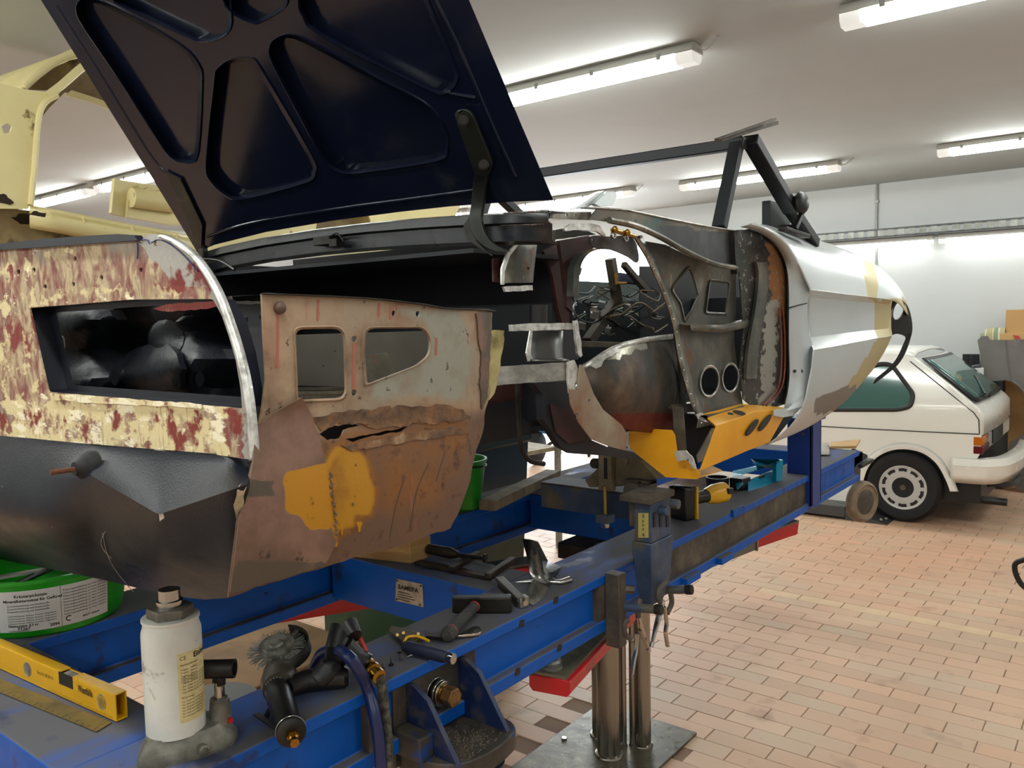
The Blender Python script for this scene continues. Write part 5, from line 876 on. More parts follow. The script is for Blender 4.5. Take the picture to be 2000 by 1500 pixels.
# timber block and plank
m_wood = mat('pale_timber', 'b98e55', .65, ramp=[(.3,'a87c45'),(.5,'bf965c'),(.7,'cba66c')], scale=6, stretch=(1,1,8), bump=.1)
m_oldwood = mat('weathered_timber', '7d6f58', .75, ramp=[(.3,'675b47'),(.5,'7f7159'),(.7,'988a70')], scale=5, stretch=(3,3,1), bump=.15)
c0, c1 = AZ(801,1101,1.0), AZ(842,1088,1.0); back = V((-.25,.97,0))*.24; tag(MB().prism([c0, c1, c1+back, c0+back],(0,0,.066)).build('timber_block', m_wood, bevel=.002), 'short pale timber block under the rusty side panel', 'wood block')
a, b = AZ(968,998,1.001), AZ(1095,935,1.0); a.z = b.z = 1.0; dd = (b-a); nn_ = V((-dd.y,dd.x,0)).normalized()*.07; tag(MB().prism([a, a+nn_, b+nn_, b],(0,0,.038)).build('plank', m_oldwood, bevel=.002), 'weathered wooden plank lying on the far rail beside the green bucket', 'plank')
# hammer
HM = thing('hammer', 'flat-headed hammer with grey grip and red rings on the near rail', 'hammer', (1.42,1.25,1.0)); h0, h1 = V((1.43,1.315,1.020)), V((1.515,1.20,1.020)); d = (h1-h0).normalized(); sd = V((-d.y,d.x,0))
g = MB(); g.loft([[p+sd*x+V((0,0,z)) for x, z in ((-w_,-.019),(w_,-.019),(w_,.019),(-w_,.019))] for p, w_ in ((h0,.010),(h0.lerp(h1,.1),.013),(h0.lerp(h1,.45),.013),(h0.lerp(h1,.5),.017),(h1,.017))]); g.build('head', m_iron, HM, bevel=.003)
hc = h0.lerp(h1,.42); he = AZ(872,1242,1.020); m_grip = mat('grey_rubber_grip','2c2c2b',.7,ramp=[(.4,'252524'),(.6,'3b3b39'),(.75,'55524d')],scale=30,bump=.2)
MB().tube([hc.lerp(he,t_) for t_ in (.0,.08,.1,.4,.7,.92,.97,1.0)],[.009,.009,.0125,.0135,.0135,.0165,.0165,.012],14).build('handle', m_grip, HM); m_redr = mat('red_rubber','a8342f',.5)
for t_ in (.09,.86): MB().tube([hc.lerp(he,t_), hc.lerp(he,t_+.025)], .0158 if t_ > .5 else .0135, 16).build('red_ring', m_redr, HM)
# locking clamp with navy handle
LC = thing('locking_clamp', 'locking C-clamp pliers with navy grip lying on the near rail', 'pliers', (1.22,1.22,1.0)); A = AZ(790,1262,1.016); Bp = AZ(874,1284,1.016)
MB().tube([A, A.lerp(Bp,.1), A.lerp(Bp,.9), Bp],[.011,.0135,.0135,.011],14).build('grip', mat('navy_grip','141b33',.6), LC); e = (Bp-A).normalized(); MB().lathe(Bp, e, [(.007,0),(.007,.006),(.011,.008),(.011,.016),(.006,.018)],16).build('adjust_screw', m_chrome, LC)
MB().prism([A+V((0,0,-.006))+e*.005, AZ(760,1238,1.01), AZ(764,1230,1.01), AZ(800,1236,1.012), AZ(830,1250,1.012)],(0,0,.010)).build('jaw', m_strut, LC, bevel=.002); MB().tube(cr([AZ(788,1258,1.02),AZ(795,1245,1.024),AZ(815,1243,1.024),AZ(838,1252,1.02)],4),.003,6).build('yellow_band', m_yel, LC)
for x, y in ((776,1240),(788,1236),(817,1238)): MB().cyl(AZ(x,y,1.016), AZ(x,y,1.026), .0035, n=10).build('rivet', m_zinc, LC)
MB().prism([AZ(830,1240,1.006), AZ(866,1245,1.006), AZ(864,1252,1.006), AZ(832,1249,1.006)],(0,0,.008)).build('lower_arm', m_iron, LC)
sp = [(p.x,p.y) for p in cr([(893,1246),(905,1238),(925,1228),(938,1230),(940,1238),(930,1242),(912,1244)],3,True)]; tag(MB().prism([AZ(x,y,1.004) for x, y in sp],(0,0,.006)).build('release_lever', m_chrome, bevel=.001), 'shiny steel release lever beside the hammer grip', 'lever')
# black screws
for k, (x, y, st) in enumerate(((747,1309,'upright and leftmost'),(764,1301,'next to the leftmost'),(781,1291,'standing in the middle'),(795,1286,'lying beside the tilted one'),(803,1278,'tilted, nearest the navy clamp'))):
    p = AZ(x, y, 1.0); T = thing('screw', 'small black screw on the near rail, '+st, 'screw', p, 'screws on the rail'); up_ = V((0,0,1)) if k < 3 else V((.5,-.3,.35 if k == 4 else .1)).normalized(); q = p+V((0,0,.004 if k > 2 else 0))
    MB().cyl(q, q+up_*.016, .0016, n=8).build('shank', m_chrome, T); MB().lathe(q+(up_*.016 if k > 1 else up_*.001), up_, [(.0035,0),(.0055,.001),(.005,.004),(.002,.005)],12).build('head', m_black, T)
# folded sheet offcut and scriber
OC = tag(MB().grid([[AZ(1042,1132,1.03), AZ(1072,1150,1.0), AZ(1085,1130,1.006)], [AZ(1034,1118,1.05), AZ(1060,1126,1.028), AZ(1096,1108,1.012)], [AZ(1028,1082,1.07), AZ(1048,1085,1.06), AZ(1070,1096,1.03)], [AZ(1019,1052,1.10), AZ(1036,1054,1.10), AZ(1051,1058,1.098)]]).build('sheet_offcut', mat('brushed_offcut','8a8a88',.25,1.0,rvar=.06), solid=.0016, smooth=80), 'bright curled sheet metal offcut standing on the near rail', 'metal sheet')
MB().grid([[AZ(1042,1132,1.028), AZ(1072,1148,1.004)], [AZ(1026,1155,1.008), AZ(1058,1170,1.0)], [AZ(1018,1172,1.002), AZ(1042,1182,1.002)]]).build('folded_tail', m_bare, OC, solid=.0016)
SB_ = thing('scriber', 'shiny steel scriber lying behind the sheet offcut', 'scriber', AZ(1060,1140,1.0)); MB().tube([AZ(1007,1137,1.006), AZ(1035,1136,1.006), AZ(1060,1136,1.006)],[.0008,.005,.005],10).build('point', m_chrome, SB_); MB().tube([AZ(1060,1136,1.006), AZ(1095,1138,1.006), AZ(1114,1132,1.008)],[.005,.008,.009],10).build('handle', m_chrome, SB_)
# F-clamp on the crossbeam
FC = thing('screw_clamp', 'rusty F-clamp with wooden handle lying over the crossbeam', 'clamp', (1.66,1.5,1.0)); m_rcl = mat('brown_clamp_steel','3a3029',.55,.5,ramp=[(.3,'2a231e'),(.7,'54443a')],scale=14)
MB().bar(AZ(815,1098,1.008), AZ(962,1128,1.008), .028, .010).build('bar', m_rcl, FC, bevel=.001); MB().bar(AZ(882,1112,1.016), AZ(935,1080,1.022), .020, .014).build('sliding_jaw', m_rcl, FC, bevel=.002); MB().bar(AZ(952,1126,1.016), AZ(1004,1092,1.022), .022, .016).build('fixed_jaw', m_rcl, FC, bevel=.003)
MB().tube([AZ(838,1072,1.03), AZ(880,1080,1.03), AZ(895,1084,1.03)],[.015,.017,.008],14).build('handle', mat('dark_wood','2a1d12',.6), FC); MB().tube([AZ(895,1084,1.03), AZ(945,1090,1.03)], .006, 10).build('spindle', m_iron, FC); MB().lathe(AZ(945,1090,1.03), (.3,-.95,0), [(.012,0),(.012,.008)],14).build('pad', m_iron, FC)
TG = thing('toggle_clamp', 'dark folding clamp with steel end block beside the hammer head', 'clamp', (1.6,1.26,1.0)); MB().bar(AZ(975,1130,1.022), AZ(1018,1172,1.022), .022, .012).build('top_arm', m_strut, TG, bevel=.002); MB().bar(AZ(978,1140,1.008), AZ(1012,1180,1.008), .014, .012).build('lower_arm', m_iron, TG); q = AZ(1020,1174,1.014); MB().obox(q, (.013,-.004,0), (.004,.011,0), (0,0,.013)).build('end_block', m_steelgrey, TG, bevel=.002); MB().lathe(q+V((-.006,-.011,0)), (-.3,-.9,0), [(.007,0),(.007,.005)],14).build('end_bolt', m_chrome, TG)
# angle grinder with wire wheel
AGz = 1.0; gd = AZ(540,1262,1.075); AG = thing('angle_grinder', 'black angle grinder with knotted wire wheel lying on the near rail', 'grinder', (.9,1.28,1.0))
ax = V((-.25,-.12,.95)).normalized(); MB().lathe(gd, ax, [(.004,.010),(.012,.010),(.014,.006),(.026,.007),(.027,.004),(.034,.005),(.035,.002),(.035,-.004)],32).build('wheel_disc', m_iron if False else mat('grey_disc','8a877f',.38,.6,ramp=[(.4,'6a675f'),(.6,'9d9a92')],scale=40), AG)
wr = MB(); rn = random.Random(3); u1 = ax.cross(V((0,0,1))).normalized(); u2 = ax.cross(u1)
for k in range(190):
    a = 2*math.pi*k/190; dd = u1*math.cos(a)+u2*math.sin(a); s_ = gd+dd*.030+ax*rn.uniform(-.008,.0); e_ = gd+dd*rn.uniform(.050,.058)+ax*rn.uniform(-.016,.002); wr.bar(s_, e_, .0011, .0011)
ww = wr.build('wire_bristles', m_steelgrey, AG, smooth=0); ww['kind'] = 'stuff'
gh = gd-ax*.045; MB().tube([gd-ax*.01, gd-ax*.03, gd-ax*.035],[.012,.014,.026],16).build('spindle_neck', m_grime, AG)
gb = AZ(545,1345,1.035); MB().tube([gh+V((0,0,.004)), gh.lerp(gb,.35), gh.lerp(gb,.75), gb],[.024,.032,.034,.030],18).build('gear_head', mat('grey_gearhead','4b473d',.45,.4,ramp=[(.3,'3c382f'),(.7,'5d584b')],scale=20), AG)
g = MB(); rg_ = []
for i in range(15): a = R(-20+12*i); dd = u1*math.cos(a+2.2)+u2*math.sin(a+2.2); rg_.append([gd+dd*.062+ax*.004, gd+dd*.064-ax*.02, gd+dd*.03-ax*.024])
g.grid(rg_); g.build('guard', m_iron, AG, solid=.002)
MB().tube([gb+V((.01,-.01,0)), AZ(600,1330,1.030), AZ(672,1322,1.030), AZ(680,1321,1.030)],[.018,.022,.022,.016],18).build('side_handle', m_black, AG)
# air die grinder
PG = thing('air_grinder', 'black ribbed air tool with red ring and brass nipple over the rail edge', 'air tool', (.84,1.19,1.0)); a, b = AZ(533,1322,1.034), AZ(567,1425,1.030); d = (b-a).normalized()
MB().tube([a-d*.012, a, a.lerp(b,.06), a.lerp(b,.9), b],[.018,.021,.0235,.0225,.020],20).build('body', m_black, PG); MB().tube([a+d*.014, a+d*.020], .0250, 20).build('red_ring', m_redr, PG)
sv = d.cross(V((0,0,1))).normalized(); uv = sv.cross(d)
for k in range(9): an = R(35+14*k); o_ = sv*math.cos(an)*.0236+uv*math.sin(an)*.0236; MB().bar(a+d*.024+o_, a+d*.060+o_, .0024, .0024).build('rib', m_steelgrey, PG)
MB().lathe(b, d, [(.020,0),(.0245,.002),(.0245,.012),(.018,.016),(.012,.017)],24).build('end_cap', m_iron, PG); MB().lathe(b, d, [(.0246,.0005),(.0252,.001),(.0252,.0025),(.0246,.003)],24,False).build('cap_ring', m_chrome, PG); MB().lathe(b+d*.016, d, [(.010,0),(.010,.010)],6).build('brass_hex', m_brass, PG); MB().lathe(b+d*.026, d, [(.007,0),(.006,.006),(.008,.008),(.0055,.012),(.0075,.014),(.0075,.022),(.004,.022)],16).build('nipple', m_brass, PG)
MB().bar(AZ(548,1428,1.022), AZ(500,1394,1.012), .010, .003).build('trigger_lever', m_iron, PG); MB().bar(AZ(520,1400,1.010), AZ(526,1388,1.012), .006,.010).build('lever_tab', m_iron, PG)
# pneumatic drill with hoses
PD = thing('air_drill', 'black pistol-grip air drill with brass coupling and dark hose', 'air tool', (1.0,1.24,1.0)); t0, t1 = AZ(664,1262,1.085), AZ(706,1288,1.050); 
MB().tube([AZ(655,1295,1.05), AZ(660,1265,1.085), AZ(668,1232,1.105), AZ(682,1228,1.11), AZ(692,1244,1.10)],[.020,.024,.026,.024,.016],16).build('motor_housing', m_black, PD); cpl = AZ(722,1302,1.045)
MB().tube([AZ(672,1262,1.09), AZ(690,1280,1.07), AZ(708,1292,1.055), AZ(714,1297,1.05)],[.022,.020,.020,.022],16).build('grip', m_black, PD); dd = (AZ(744,1325,1.035)-cpl).normalized(); MB().lathe(cpl-dd*.01, dd, [(.014,0),(.014,.010),(.012,.011),(.012,.016),(.0155,.018),(.0155,.026),(.011,.028),(.011,.034),(.014,.036),(.014,.046),(.008,.048)],20).build('brass_coupling', m_brass, PD)
MB().bar(AZ(702,1245,1.09), AZ(716,1275,1.07), .006,.010).build('trigger', m_redr, PD); MB().tube([AZ(620,1330,1.03), AZ(640,1310,1.045), AZ(662,1300,1.05)],[.022,.026,.018],14).build('nose', m_black, PD)
m_hose = mat('grey_black_hose','2b2a27',.8,ramp=[(.35,'1c1b19'),(.5,'3d3a33'),(.7,'6a6455')],scale=70,bump=.3)
e_ = cpl+dd*.036; tag(MB().tube(cr([e_, AZ(745,1335,1.02), AY(752,1390,1.135), AY(758,1450,1.12), AY(760,1520,1.115), AY(758,1640,1.115)],6), .0095, 12).build('air_hose', m_hose), 'speckled black air hose hanging from the brass coupling over the rail', 'hose')
tag(MB().tube(cr([AZ(615,1300,1.02), AZ(630,1275,1.055), AZ(655,1268,1.08), AZ(688,1290,1.09), AY(716,1340,1.15), AY(732,1400,1.125), AY(742,1470,1.12), AY(745,1560,1.12), AY(742,1660,1.12)],6), .0115, 12).build('air_hose', mat('blue_hose','10204f',.35)), 'smooth dark blue air hose looping over the rail', 'hose')
# cordless drill on its battery
DR = thing('cordless_drill', 'yellow and black cordless drill standing on its battery on the rail', 'drill', (2.54,1.24,1.0)); 
def ob(name, c, sx, sy, sz, mt, parent, a=0, bevel=.004): ca, sa = math.cos(a), math.sin(a); return MB().obox(c, (sx*ca,sx*sa,0), (-sy*sa,sy*ca,0), (0,0,sz)).build(name, mt, parent, bevel=bevel)
dc_ = AZ(1328,1018,1.0); ob('battery', dc_+V((.035,.01,.058)), .026, .042, .058, m_black, DR, -.35, .008); ob('yellow_foot', dc_+V((.066,-.004,.058)), .005, .042, .058, m_yel, DR, -.35)
for k in range(7): ob('battery_rib', dc_+V((.012,.034-.012*k*.9,.108))+V((.004*k,0,0)), .012, .0025, .012, m_iron, DR, -.35, .001)
h0 = dc_+V((.075,-.004,.062)); h1 = h0+V((.16,-.055,.006)); MB().tube([h0, h0.lerp(h1,.4), h0.lerp(h1,.5)],[.020,.022,.026],14).build('grip', m_black, DR); MB().tube([h0.lerp(h1,.45), h0.lerp(h1,.7), h0.lerp(h1,1.0), h0.lerp(h1,1.08)],[.026,.036,.036,.024],16).build('motor_housing', m_yel, DR); ob('side_badge', h0.lerp(h1,.95)+V((-.01,-.034,.01)), .012, .006, .010, m_black, DR, -.35, .001)
# teal bracket and black cup
TB = thing('teal_bracket', 'bright teal folded sheet steel bracket lying on the near rail', 'bracket', AZ(1480,955,1.0)); m_tealp = mat('teal_gloss_paint','0f86a8',.25,.3,rvar=.05)
def tq(pts, d_, name='side_plate'): return MB().prism([AZ(x,y,z) for x, y, z in pts], d_).build(name, m_tealp, TB, bevel=.001)
ob('black_cap', AZ(1450,955,1.0)+V((0,.01,.024)), .035,.03,.024, m_black, TB, -.1); tq([(1462,960,1.0),(1522,940,1.0),(1522,915,1.03),(1462,938,1.035)],(0,.004,0)); tq([(1432,920,1.045),(1500,905,1.06),(1500,912,1.05),(1434,932,1.03)],(0,.004,0),'back_rail'); tq([(1430,925,1.05),(1448,928,1.05),(1450,948,1.03),(1440,958,1.01)],(.02,.004,0),'end_plate'); tq([(1516,902,1.08),(1530,898,1.085),(1528,938,1.01),(1516,940,1.01)],(.01,.02,0),'upright_ear'); tq([(1468,896,1.10),(1482,908,1.08),(1516,908,1.06),(1524,900,1.09),(1510,916,1.04),(1480,914,1.05)],(.006,.006,0),'top_fold'); ob('inner_plate', AZ(1492,945,1.0)+V((0,.01,.02)), .03,.004,.016, m_iron, TB)
MB().lathe(AZ(1401,955,1.0),(0,0,1),[(0,0),(.045,0),(.048,.04),(.048,.05),(.040,.05),(.040,.01),(0,.01)],28).build('cup', m_black).__class__; cp = bpy.data.objects['cup']; tag(cp, 'shallow black plastic cup behind the cordless drill', 'cup')
tag(MB().grid([[AZ(x, y, 1.004+.006*math.sin(x*.9+y)) for x in (1545,1565,1590,1620)] for y in (865,872,880,888)]).build('paper_sheet', mat('crumpled_paper','a8a297',.6,layers=[dict(c='5c3a42',t=(.62,.66),scale=8)]), solid=.002), 'crumpled grey paper lying on the far end of the bench', 'paper')
tag(MB().prism([AZ(x, y, 1.002) for x, y in ((1622,868),(1680,862),(1672,876),(1622,876))],(0,0,.012)).build('wood_offcut', m_wood), 'thin pale board on the far end of the bench beside the upright', 'board')
# ================================================================ support jig on the near rail
JG = thing('support_jig', 'grimy blue-grey bracket tower bolted to the near rail supporting the sill', 'jig', (2.0,1.15,.85))
m_jb = mat('worn_blue_grey','3a4a63',.5,.3,ramp=[(.3,'2b3748'),(.48,'3d4e69'),(.58,'5d5848'),(.72,'7a6a52')],scale=8,rvar=.1,bump=.15)
kc = AY(1272,1050,1.055); kx, ky = kc.x, kc.y; kl = AX(1241,1050,kx).y; kr = AY(1312,1050,ky).x      # near corner, left face depth, front face length
zA, zB, zC_ = AY(1272,1062,ky).z, AY(1272,984,ky).z, AY(1272,1190,ky).z
g = MB(); g.loft([[V((x0,y0,z)), V((x1,y0,z)), V((x1,y1,z)), V((x0,y1,z))] for x0, x1, y0, y1, z in ((kx+.02,kr-.035,ky+.01,kl-.005,zC_),(kx+.005,kr-.012,ky,kl,zC_+.05),(kx-.004,kr,ky-.004,kl+.01,zA-.03),(kx-.004,kr,ky-.004,kl+.01,zA))]); g.build('lower_column', m_jb, JG, bevel=.004)
MB().box((kx,ky,zA),(kr-.004,kl+.004,zB)).build('upper_column', m_jb, JG, bevel=.003)
yp = MB().prism([AX(x,y,kx-.001) for x, y in ((1247,1002),(1267,1002),(1267,1050),(1247,1050))],(-.002,0,0)).build('yellow_scale_plate', mat('brass_scale','b3a763',.45,.2), JG)
for y_, s_ in ((1011,'6'),(1048,'4')): pp = AX(1254,y_,kx-.004); text(s_, .016, lambda x, y: V((kx-.004,pp.y-x,pp.z+y)), m_ink, yp)
for k in range(3): pp = AX(1256,1018+8*k,kx-.0035); MB().box(pp-V((.0003,.0012,.003)), pp+V((.0003,.0012,.003))).build('scale_mark', m_ink, yp)
for x0 in (1276,1288,1301): q1, q2 = AY(x0,1030,ky-.001), AY(x0+5,1000,ky-.001); MB().box((q1.x,ky-.003,q1.z),(q2.x,ky-.0005,q2.z)).build('slot', m_ink, JG)
MB().box((kx-.02,ky-.008,zB),(kr+.006,kl+.04,zB+.020)).build('cap_plate', m_grime, JG, bevel=.004); MB().lathe((kx+.05,ky+.035,zB+.02),(0,0,1),[(.010,0),(.020,0),(.020,.003),(.010,.003)],20).build('washer', m_grime, JG)
for x_, y_ in ((1293,997),(1315,984)): q = AY(x_,y_,ky-.004); MB().cyl(q+V((0,.01,0)), q-V((0,.018,0)),.0135,n=18).build('bolt', m_jb, JG, bevel=.002)
q1, q2 = AX(1228,1028,kx+.01), AX(1240,975,kx+.01); MB().box((kx+.01,q2.y-.005,q1.z),(kx+.06,q1.y,q2.z)).build('side_block', m_grime, JG, bevel=.003)
MB().box((1.885,1.118,.80),(1.925,1.162,1.005)).build('clamp_plate', m_grime, JG, bevel=.002); MB().cyl((1.925,1.13,.955),(1.94,1.10,.955),.012,n=6).build('bolt', m_grime, JG)
ya, yb = AX(1232,960,2.18).y, AX(1056,960,2.18).y; zt_, zb_ = AX(1056,944,2.18).z, AX(1056,990,2.18).z
MB().box((2.18,ya,zb_),(2.30,yb,zt_)).build('cross_arm', m_jb, JG, bevel=.003); MB().box((2.18,ya,zt_),(2.30,yb,zt_+.005)).build('arm_top', m_grime, JG)
q = AX(1237,957,2.12); MB().lathe(q, (-1,-.25,0),[(.012,0),(.024,0),(.026,.004),(.026,.02),(.012,.02)],24).build('roller', m_grime, JG); MB().box(q+V((.0,-.03,-.03)), q+V((.05,.03,.03))).build('roller_block', m_grime, JG, bevel=.003)
q = AX(1264,960,2.12); MB().box(q+V((0,-.012,-.03)), q+V((.04,-.004,.03))).build('fork_block', m_grime, JG, bevel=.002); MB().box(q+V((0,-.012,.02)), q+V((.04,.03,.03))).build('fork_block', m_grime, JG, bevel=.002)
m_tan = mat('dusty_tan_steel','6f6553',.6,.25,ramp=[(.3,'5a5142'),(.5,'72684f'),(.7,'8a7f68')],scale=9,bump=.25)
wg = [AX(x,y,2.15) for x, y in ((1142,938),(1170,912),(1172,885),(1238,884),(1284,935),(1212,950),(1150,952))]; MB().prism(wg,(.12,0,0)).build('wedge_mount', m_tan, JG, bevel=.003)
q1, q2 = AX(1172,956,2.13), AX(1196,882,2.13); MB().box((2.12,q2.y,q1.z),(2.15,q1.y,q2.z)).build('clamp_post', m_tan, JG, bevel=.002); q1, q2 = AX(1180,935,2.118), AX(1185,895,2.118); MB().box((2.117,q2.y,q1.z),(2.121,q1.y,q2.z)).build('slot', m_ink, JG)
MB().cyl(AX(1160,905,2.12), AX(1168,905,2.14), .016).build('knob', m_black, JG); q = AX(1222,900,2.147); MB().cyl(q, q-V((.008,0,0)), .012, n=16).build('bolt', m_tan, JG)
p = AX(1181,950,2.115); MB().cyl(p, AX(1182,1012,2.115), .0055, n=12).build('threaded_rod', m_zinc, JG); q = AX(1182,1010,2.115); MB().box(q-V((.02,.022,.016)), q+V((.02,.022,.010))).build('rod_plate', m_jb, JG, bevel=.002); MB().cyl(q-V((0,0,.016)), q-V((0,0,.032)), .014, n=6).build('hex_nut', m_chrome, JG, bevel=.001)
for a_, b_ in (((1222,1185),(1276,1194)),((1284,1152),(1328,1160))):
    q1 = AY(*a_,1.10); q2 = AY(*b_,1.01); q2.x = q1.x+.006; MB().cyl(q1, q2, .0120, n=18).build('pin', m_jb, JG); d_ = (q2-q1).normalized(); MB().cyl(q2-d_*.003, q2+d_*.016, .0140, n=10).build('pin_head', m_iron, JG, bevel=.001)
# locking pliers hanging from the pins
def pliers(name_lbl, pts_a, pts_b, jaw, yv):
    T = thing('locking_pliers', name_lbl, 'pliers', AY(*pts_a[0], yv), 'locking pliers hanging from the jig'); f = lambda p, o=0: AY(p[0], p[1], yv+o)
    MB().tube(cr([f(p) for p in pts_a],4), [.0075+.002*math.sin(i*.4) for i in range(len(cr(pts_a,4)))], 8, .7).build('upper_handle', m_chrome, T); MB().tube(cr([f(p,.006) for p in pts_b],4), .0068, 8, .7).build('lower_handle', m_chrome, T)
    for j in jaw: MB().tube(cr([f(p,.002) for p in j],4), .0075, 8).build('jaw', m_grime, T)
    q = f(pts_a[-1]); MB().cyl(q, q+(q-f(pts_a[-2])).normalized()*.012, .006, n=10).build('adjust_screw', m_chrome, T); q = f(jaw[0][-1], -.006); MB().cyl(q, q+V((0,.012,0)), .004, n=10).build('pivot', m_chrome, T)
pliers('locking pliers hanging from the right jig pin, clear of the column', [(1294,1170),(1288,1200),(1280,1230),(1274,1255)], [(1297,1185),(1302,1215),(1300,1235),(1304,1262)], [[(1300,1138),(1288,1150),(1285,1168),(1294,1182)],[(1310,1160),(1312,1178),(1303,1198)]], 1.04)
pliers('locking pliers hanging open below the left jig pin', [(1246,1205),(1250,1225),(1258,1245),(1266,1266)], [(1244,1238),(1242,1270),(1238,1290),(1234,1316)], [[(1226,1212),(1220,1218),(1222,1240),(1236,1250)],[(1250,1170),(1246,1190),(1248,1212)]], 1.06)
# clutter on the floor under the bench, seen between the rails
tag(MB().box((1.55,2.42,0),(2.1,2.9,.45)).build('cardboard_box', mat('cardboard','7a5d3c',.8,ramp=[(.3,'6a5033'),(.7,'8c6d48')],scale=5), bevel=.005), 'brown cardboard box on the floor under the bench', 'box')
tag(MB().lathe((1.35,2.25,0),(0,0,1),[(0,0),(.14,0),(.15,.5),(.13,.55),(0,.55)],24).build('dark_drum', m_black), 'dark plastic drum on the floor behind the wire wheel', 'drum')
# things on the bright floor beyond the car
WBt = thing('work_table', 'thin grey steel table frame with wooden top beyond the car', 'table', (4.6,3.9,0)); 
for x, y in ((4.2,3.55),(4.95,3.45),(4.35,4.2),(5.1,4.1)): MB().box((x-.018,y-.018,0),(x+.018,y+.018,1.25 if y < 4 else .8)).build('leg', m_steelgrey, WBt)
MB().prism([(4.2,3.55,.74),(4.95,3.45,.74),(5.1,4.1,.74),(4.35,4.2,.74)],(0,0,.03)).build('table_top', m_oldwood, WBt)
WB2 = thing('wheelbarrow', 'blue wheelbarrow standing on the bright floor beyond the car', 'wheelbarrow', (8.2,5.7,0)); m_wb = mat('light_blue_paint','2f7fb8',.4)
g = MB(); g.loft([[V((8.2+a*s_,5.7+b*s_,z)) for a, b in ((-.45,-.3),(.45,-.3),(.45,.3),(-.45,.3))] for s_, z in ((.6,.35),(1,.62))]); g.build('tray', m_wb, WB2); MB().lathe((7.75,5.68,.2),(0,1,0),[(.05,0),(.17,0),(.2,.02),(.2,.06),(.17,.08),(.05,.08)],24).build('wheel', m_rubber, WB2)
for s_ in (-.22,.22): MB().tube([(7.75,5.7+s_*.4,.2),(8.2,5.7+s_,.4),(8.9,5.7+s_*1.2,.6)],.02,8).build('handle_tube', m_iron, WB2); MB().bar((8.5,5.7+s_,.4),(8.55,5.7+s_,0),.03,.03).build('leg', m_iron, WB2)
tag(MB().box((7.0,6.0,0),(7.25,6.14,.12)).build('loose_brick', mat('red_brick','a85a42',.8), bevel=.004), 'single red brick lying on the bright floor beyond the car', 'brick')
# ================================================================ white hatchback parked across the back
GXs = 7.17; gs = lambda o: (lambda x, y: AX(x, y, GXs+o))
m_car = mat('white_car_paint','e6e5dc',.25,coat=.5,rvar=.03); m_glass = mat('tinted_glass','4f7a74',.06,trans=.35,spec=.6); m_trim = mat('black_trim','101112',.45); m_amber = mat('amber_lens','b8620a',.15); m_redl = mat('red_lens','5a0a10',.15)
GF = thing('hatchback_car', 'white three-door hatchback parked behind the nose of the car body', 'car', (7.97,2.4,0))
win = rpoly([(1600,745),(1722,714),(1739,716),(1780,770),(1774,790),(1752,797),(1600,797)],[4,10,12,10,8,10,4])
arch = [(p.x,p.y) for p in cr([(1676,985),(1678,950),(1690,912),(1715,886),(1755,873),(1800,880),(1832,902),(1852,935),(1861,958)],4)]
side = [(1380,700),(1600,694),(1700,692),(1760,693),(1783,699),(1800,712),(1850,752),(1908,800),(1917,812),(1917,850),(1916,884),(1908,896),(1875,903)]+list(reversed(arch))+[(1640,985),(1380,970)]
g = MB(); n = None; SD = sheet(side, [win], lambda x, y: AX(x, y, GXs+(.13*max(0,(800-y)/105) if y < 800 else 0)), 26, (.02,0,0)).build('body_side', m_car, GF, smooth=50)
tum = lambda x, y: AX(x, y, GXs+(.13*max(0,(800-y)/105) if y < 800 else 0))
sheet(win,(),lambda x, y: tum(x,y)+V((.006,0,0)),0,(.004,0,0)).build('rear_side_window', m_glass, GF)
w2 = rpoly([(1590,735),(1722,706),(1744,708),(1790,770),(1782,797),(1756,804),(1590,804)],[4,12,14,12,10,12,4]); g = MB(); g.grid([[tum(*p)+V((-.006,0,0)) for p in w2+w2[:1]], [tum(*p)+V((-.004,0,0)) for p in win+win[:1]]]); g.build('window_seal', m_trim, GF, solid=.006)
roofp = [(1380,700),(1600,694),(1700,692),(1760,693),(1783,699)]; WX = V((1.36,0,.0))
g = MB(); g.grid([[tum(*p) for p in roofp], [tum(*p)+V((.2,0,.035)) for p in roofp], [tum(*p)+V((.68,0,.05)) for p in roofp], [tum(*p)+V((1.16,0,.035)) for p in roofp], [tum(*p)+V((1.36,0,0)) for p in roofp]]); g.build('roof', m_car, GF, solid=.01, smooth=60)
# hatch: frame, glass, panel, facing the right of the picture
hp_ = [(1783,699),(1850,752),(1908,800),(1917,812),(1917,850)]; L_ = [tum(*p) for p in hp_]; wdt = [1.36,1.44,1.55,1.58,1.60]; bulg = V((0,-.03,.0))
g = MB(); g.grid([[p+V((w_*t_,0,0))+bulg*math.sin(math.pi*t_) for t_ in (0,.04,.25,.5,.75,.96,1)] for p, w_ in zip(L_, wdt)]); g.build('tailgate', m_car, GF, solid=.012, smooth=40)
def hq(t_, s_, o=0):   # t_ across, s_ down the sloping window 0..1
    p = L_[0].lerp(L_[2], s_); w_ = wdt[0]+(wdt[2]-wdt[0])*s_; return p+V((w_*t_,0,0))+bulg*math.sin(math.pi*t_)+V((0,-.02,.018))*(1+o)
for nm, mt, (a0, a1, b0, b1), o in (('hatch_seal', m_trim, (.05,.95,.06,.92), 0), ('hatch_glass', m_glass, (.09,.91,.12,.86), .25)): g = MB(); g.grid([[hq(a0+(a1-a0)*i/8, b, o) for i in range(9)] for b in (b0,(b0+b1)/2,b1)]); g.build(nm, mt, GF, solid=.006)
MB().bar(hq(.30,.86,.6), hq(.62,.55,.6), .012,.012).build('wiper', m_black, GF); MB().lathe(hq(.3,.9,.4),(0,-.6,.8),[(.02,0),(.014,.03)],12).build('wiper_hub', m_black, GF)
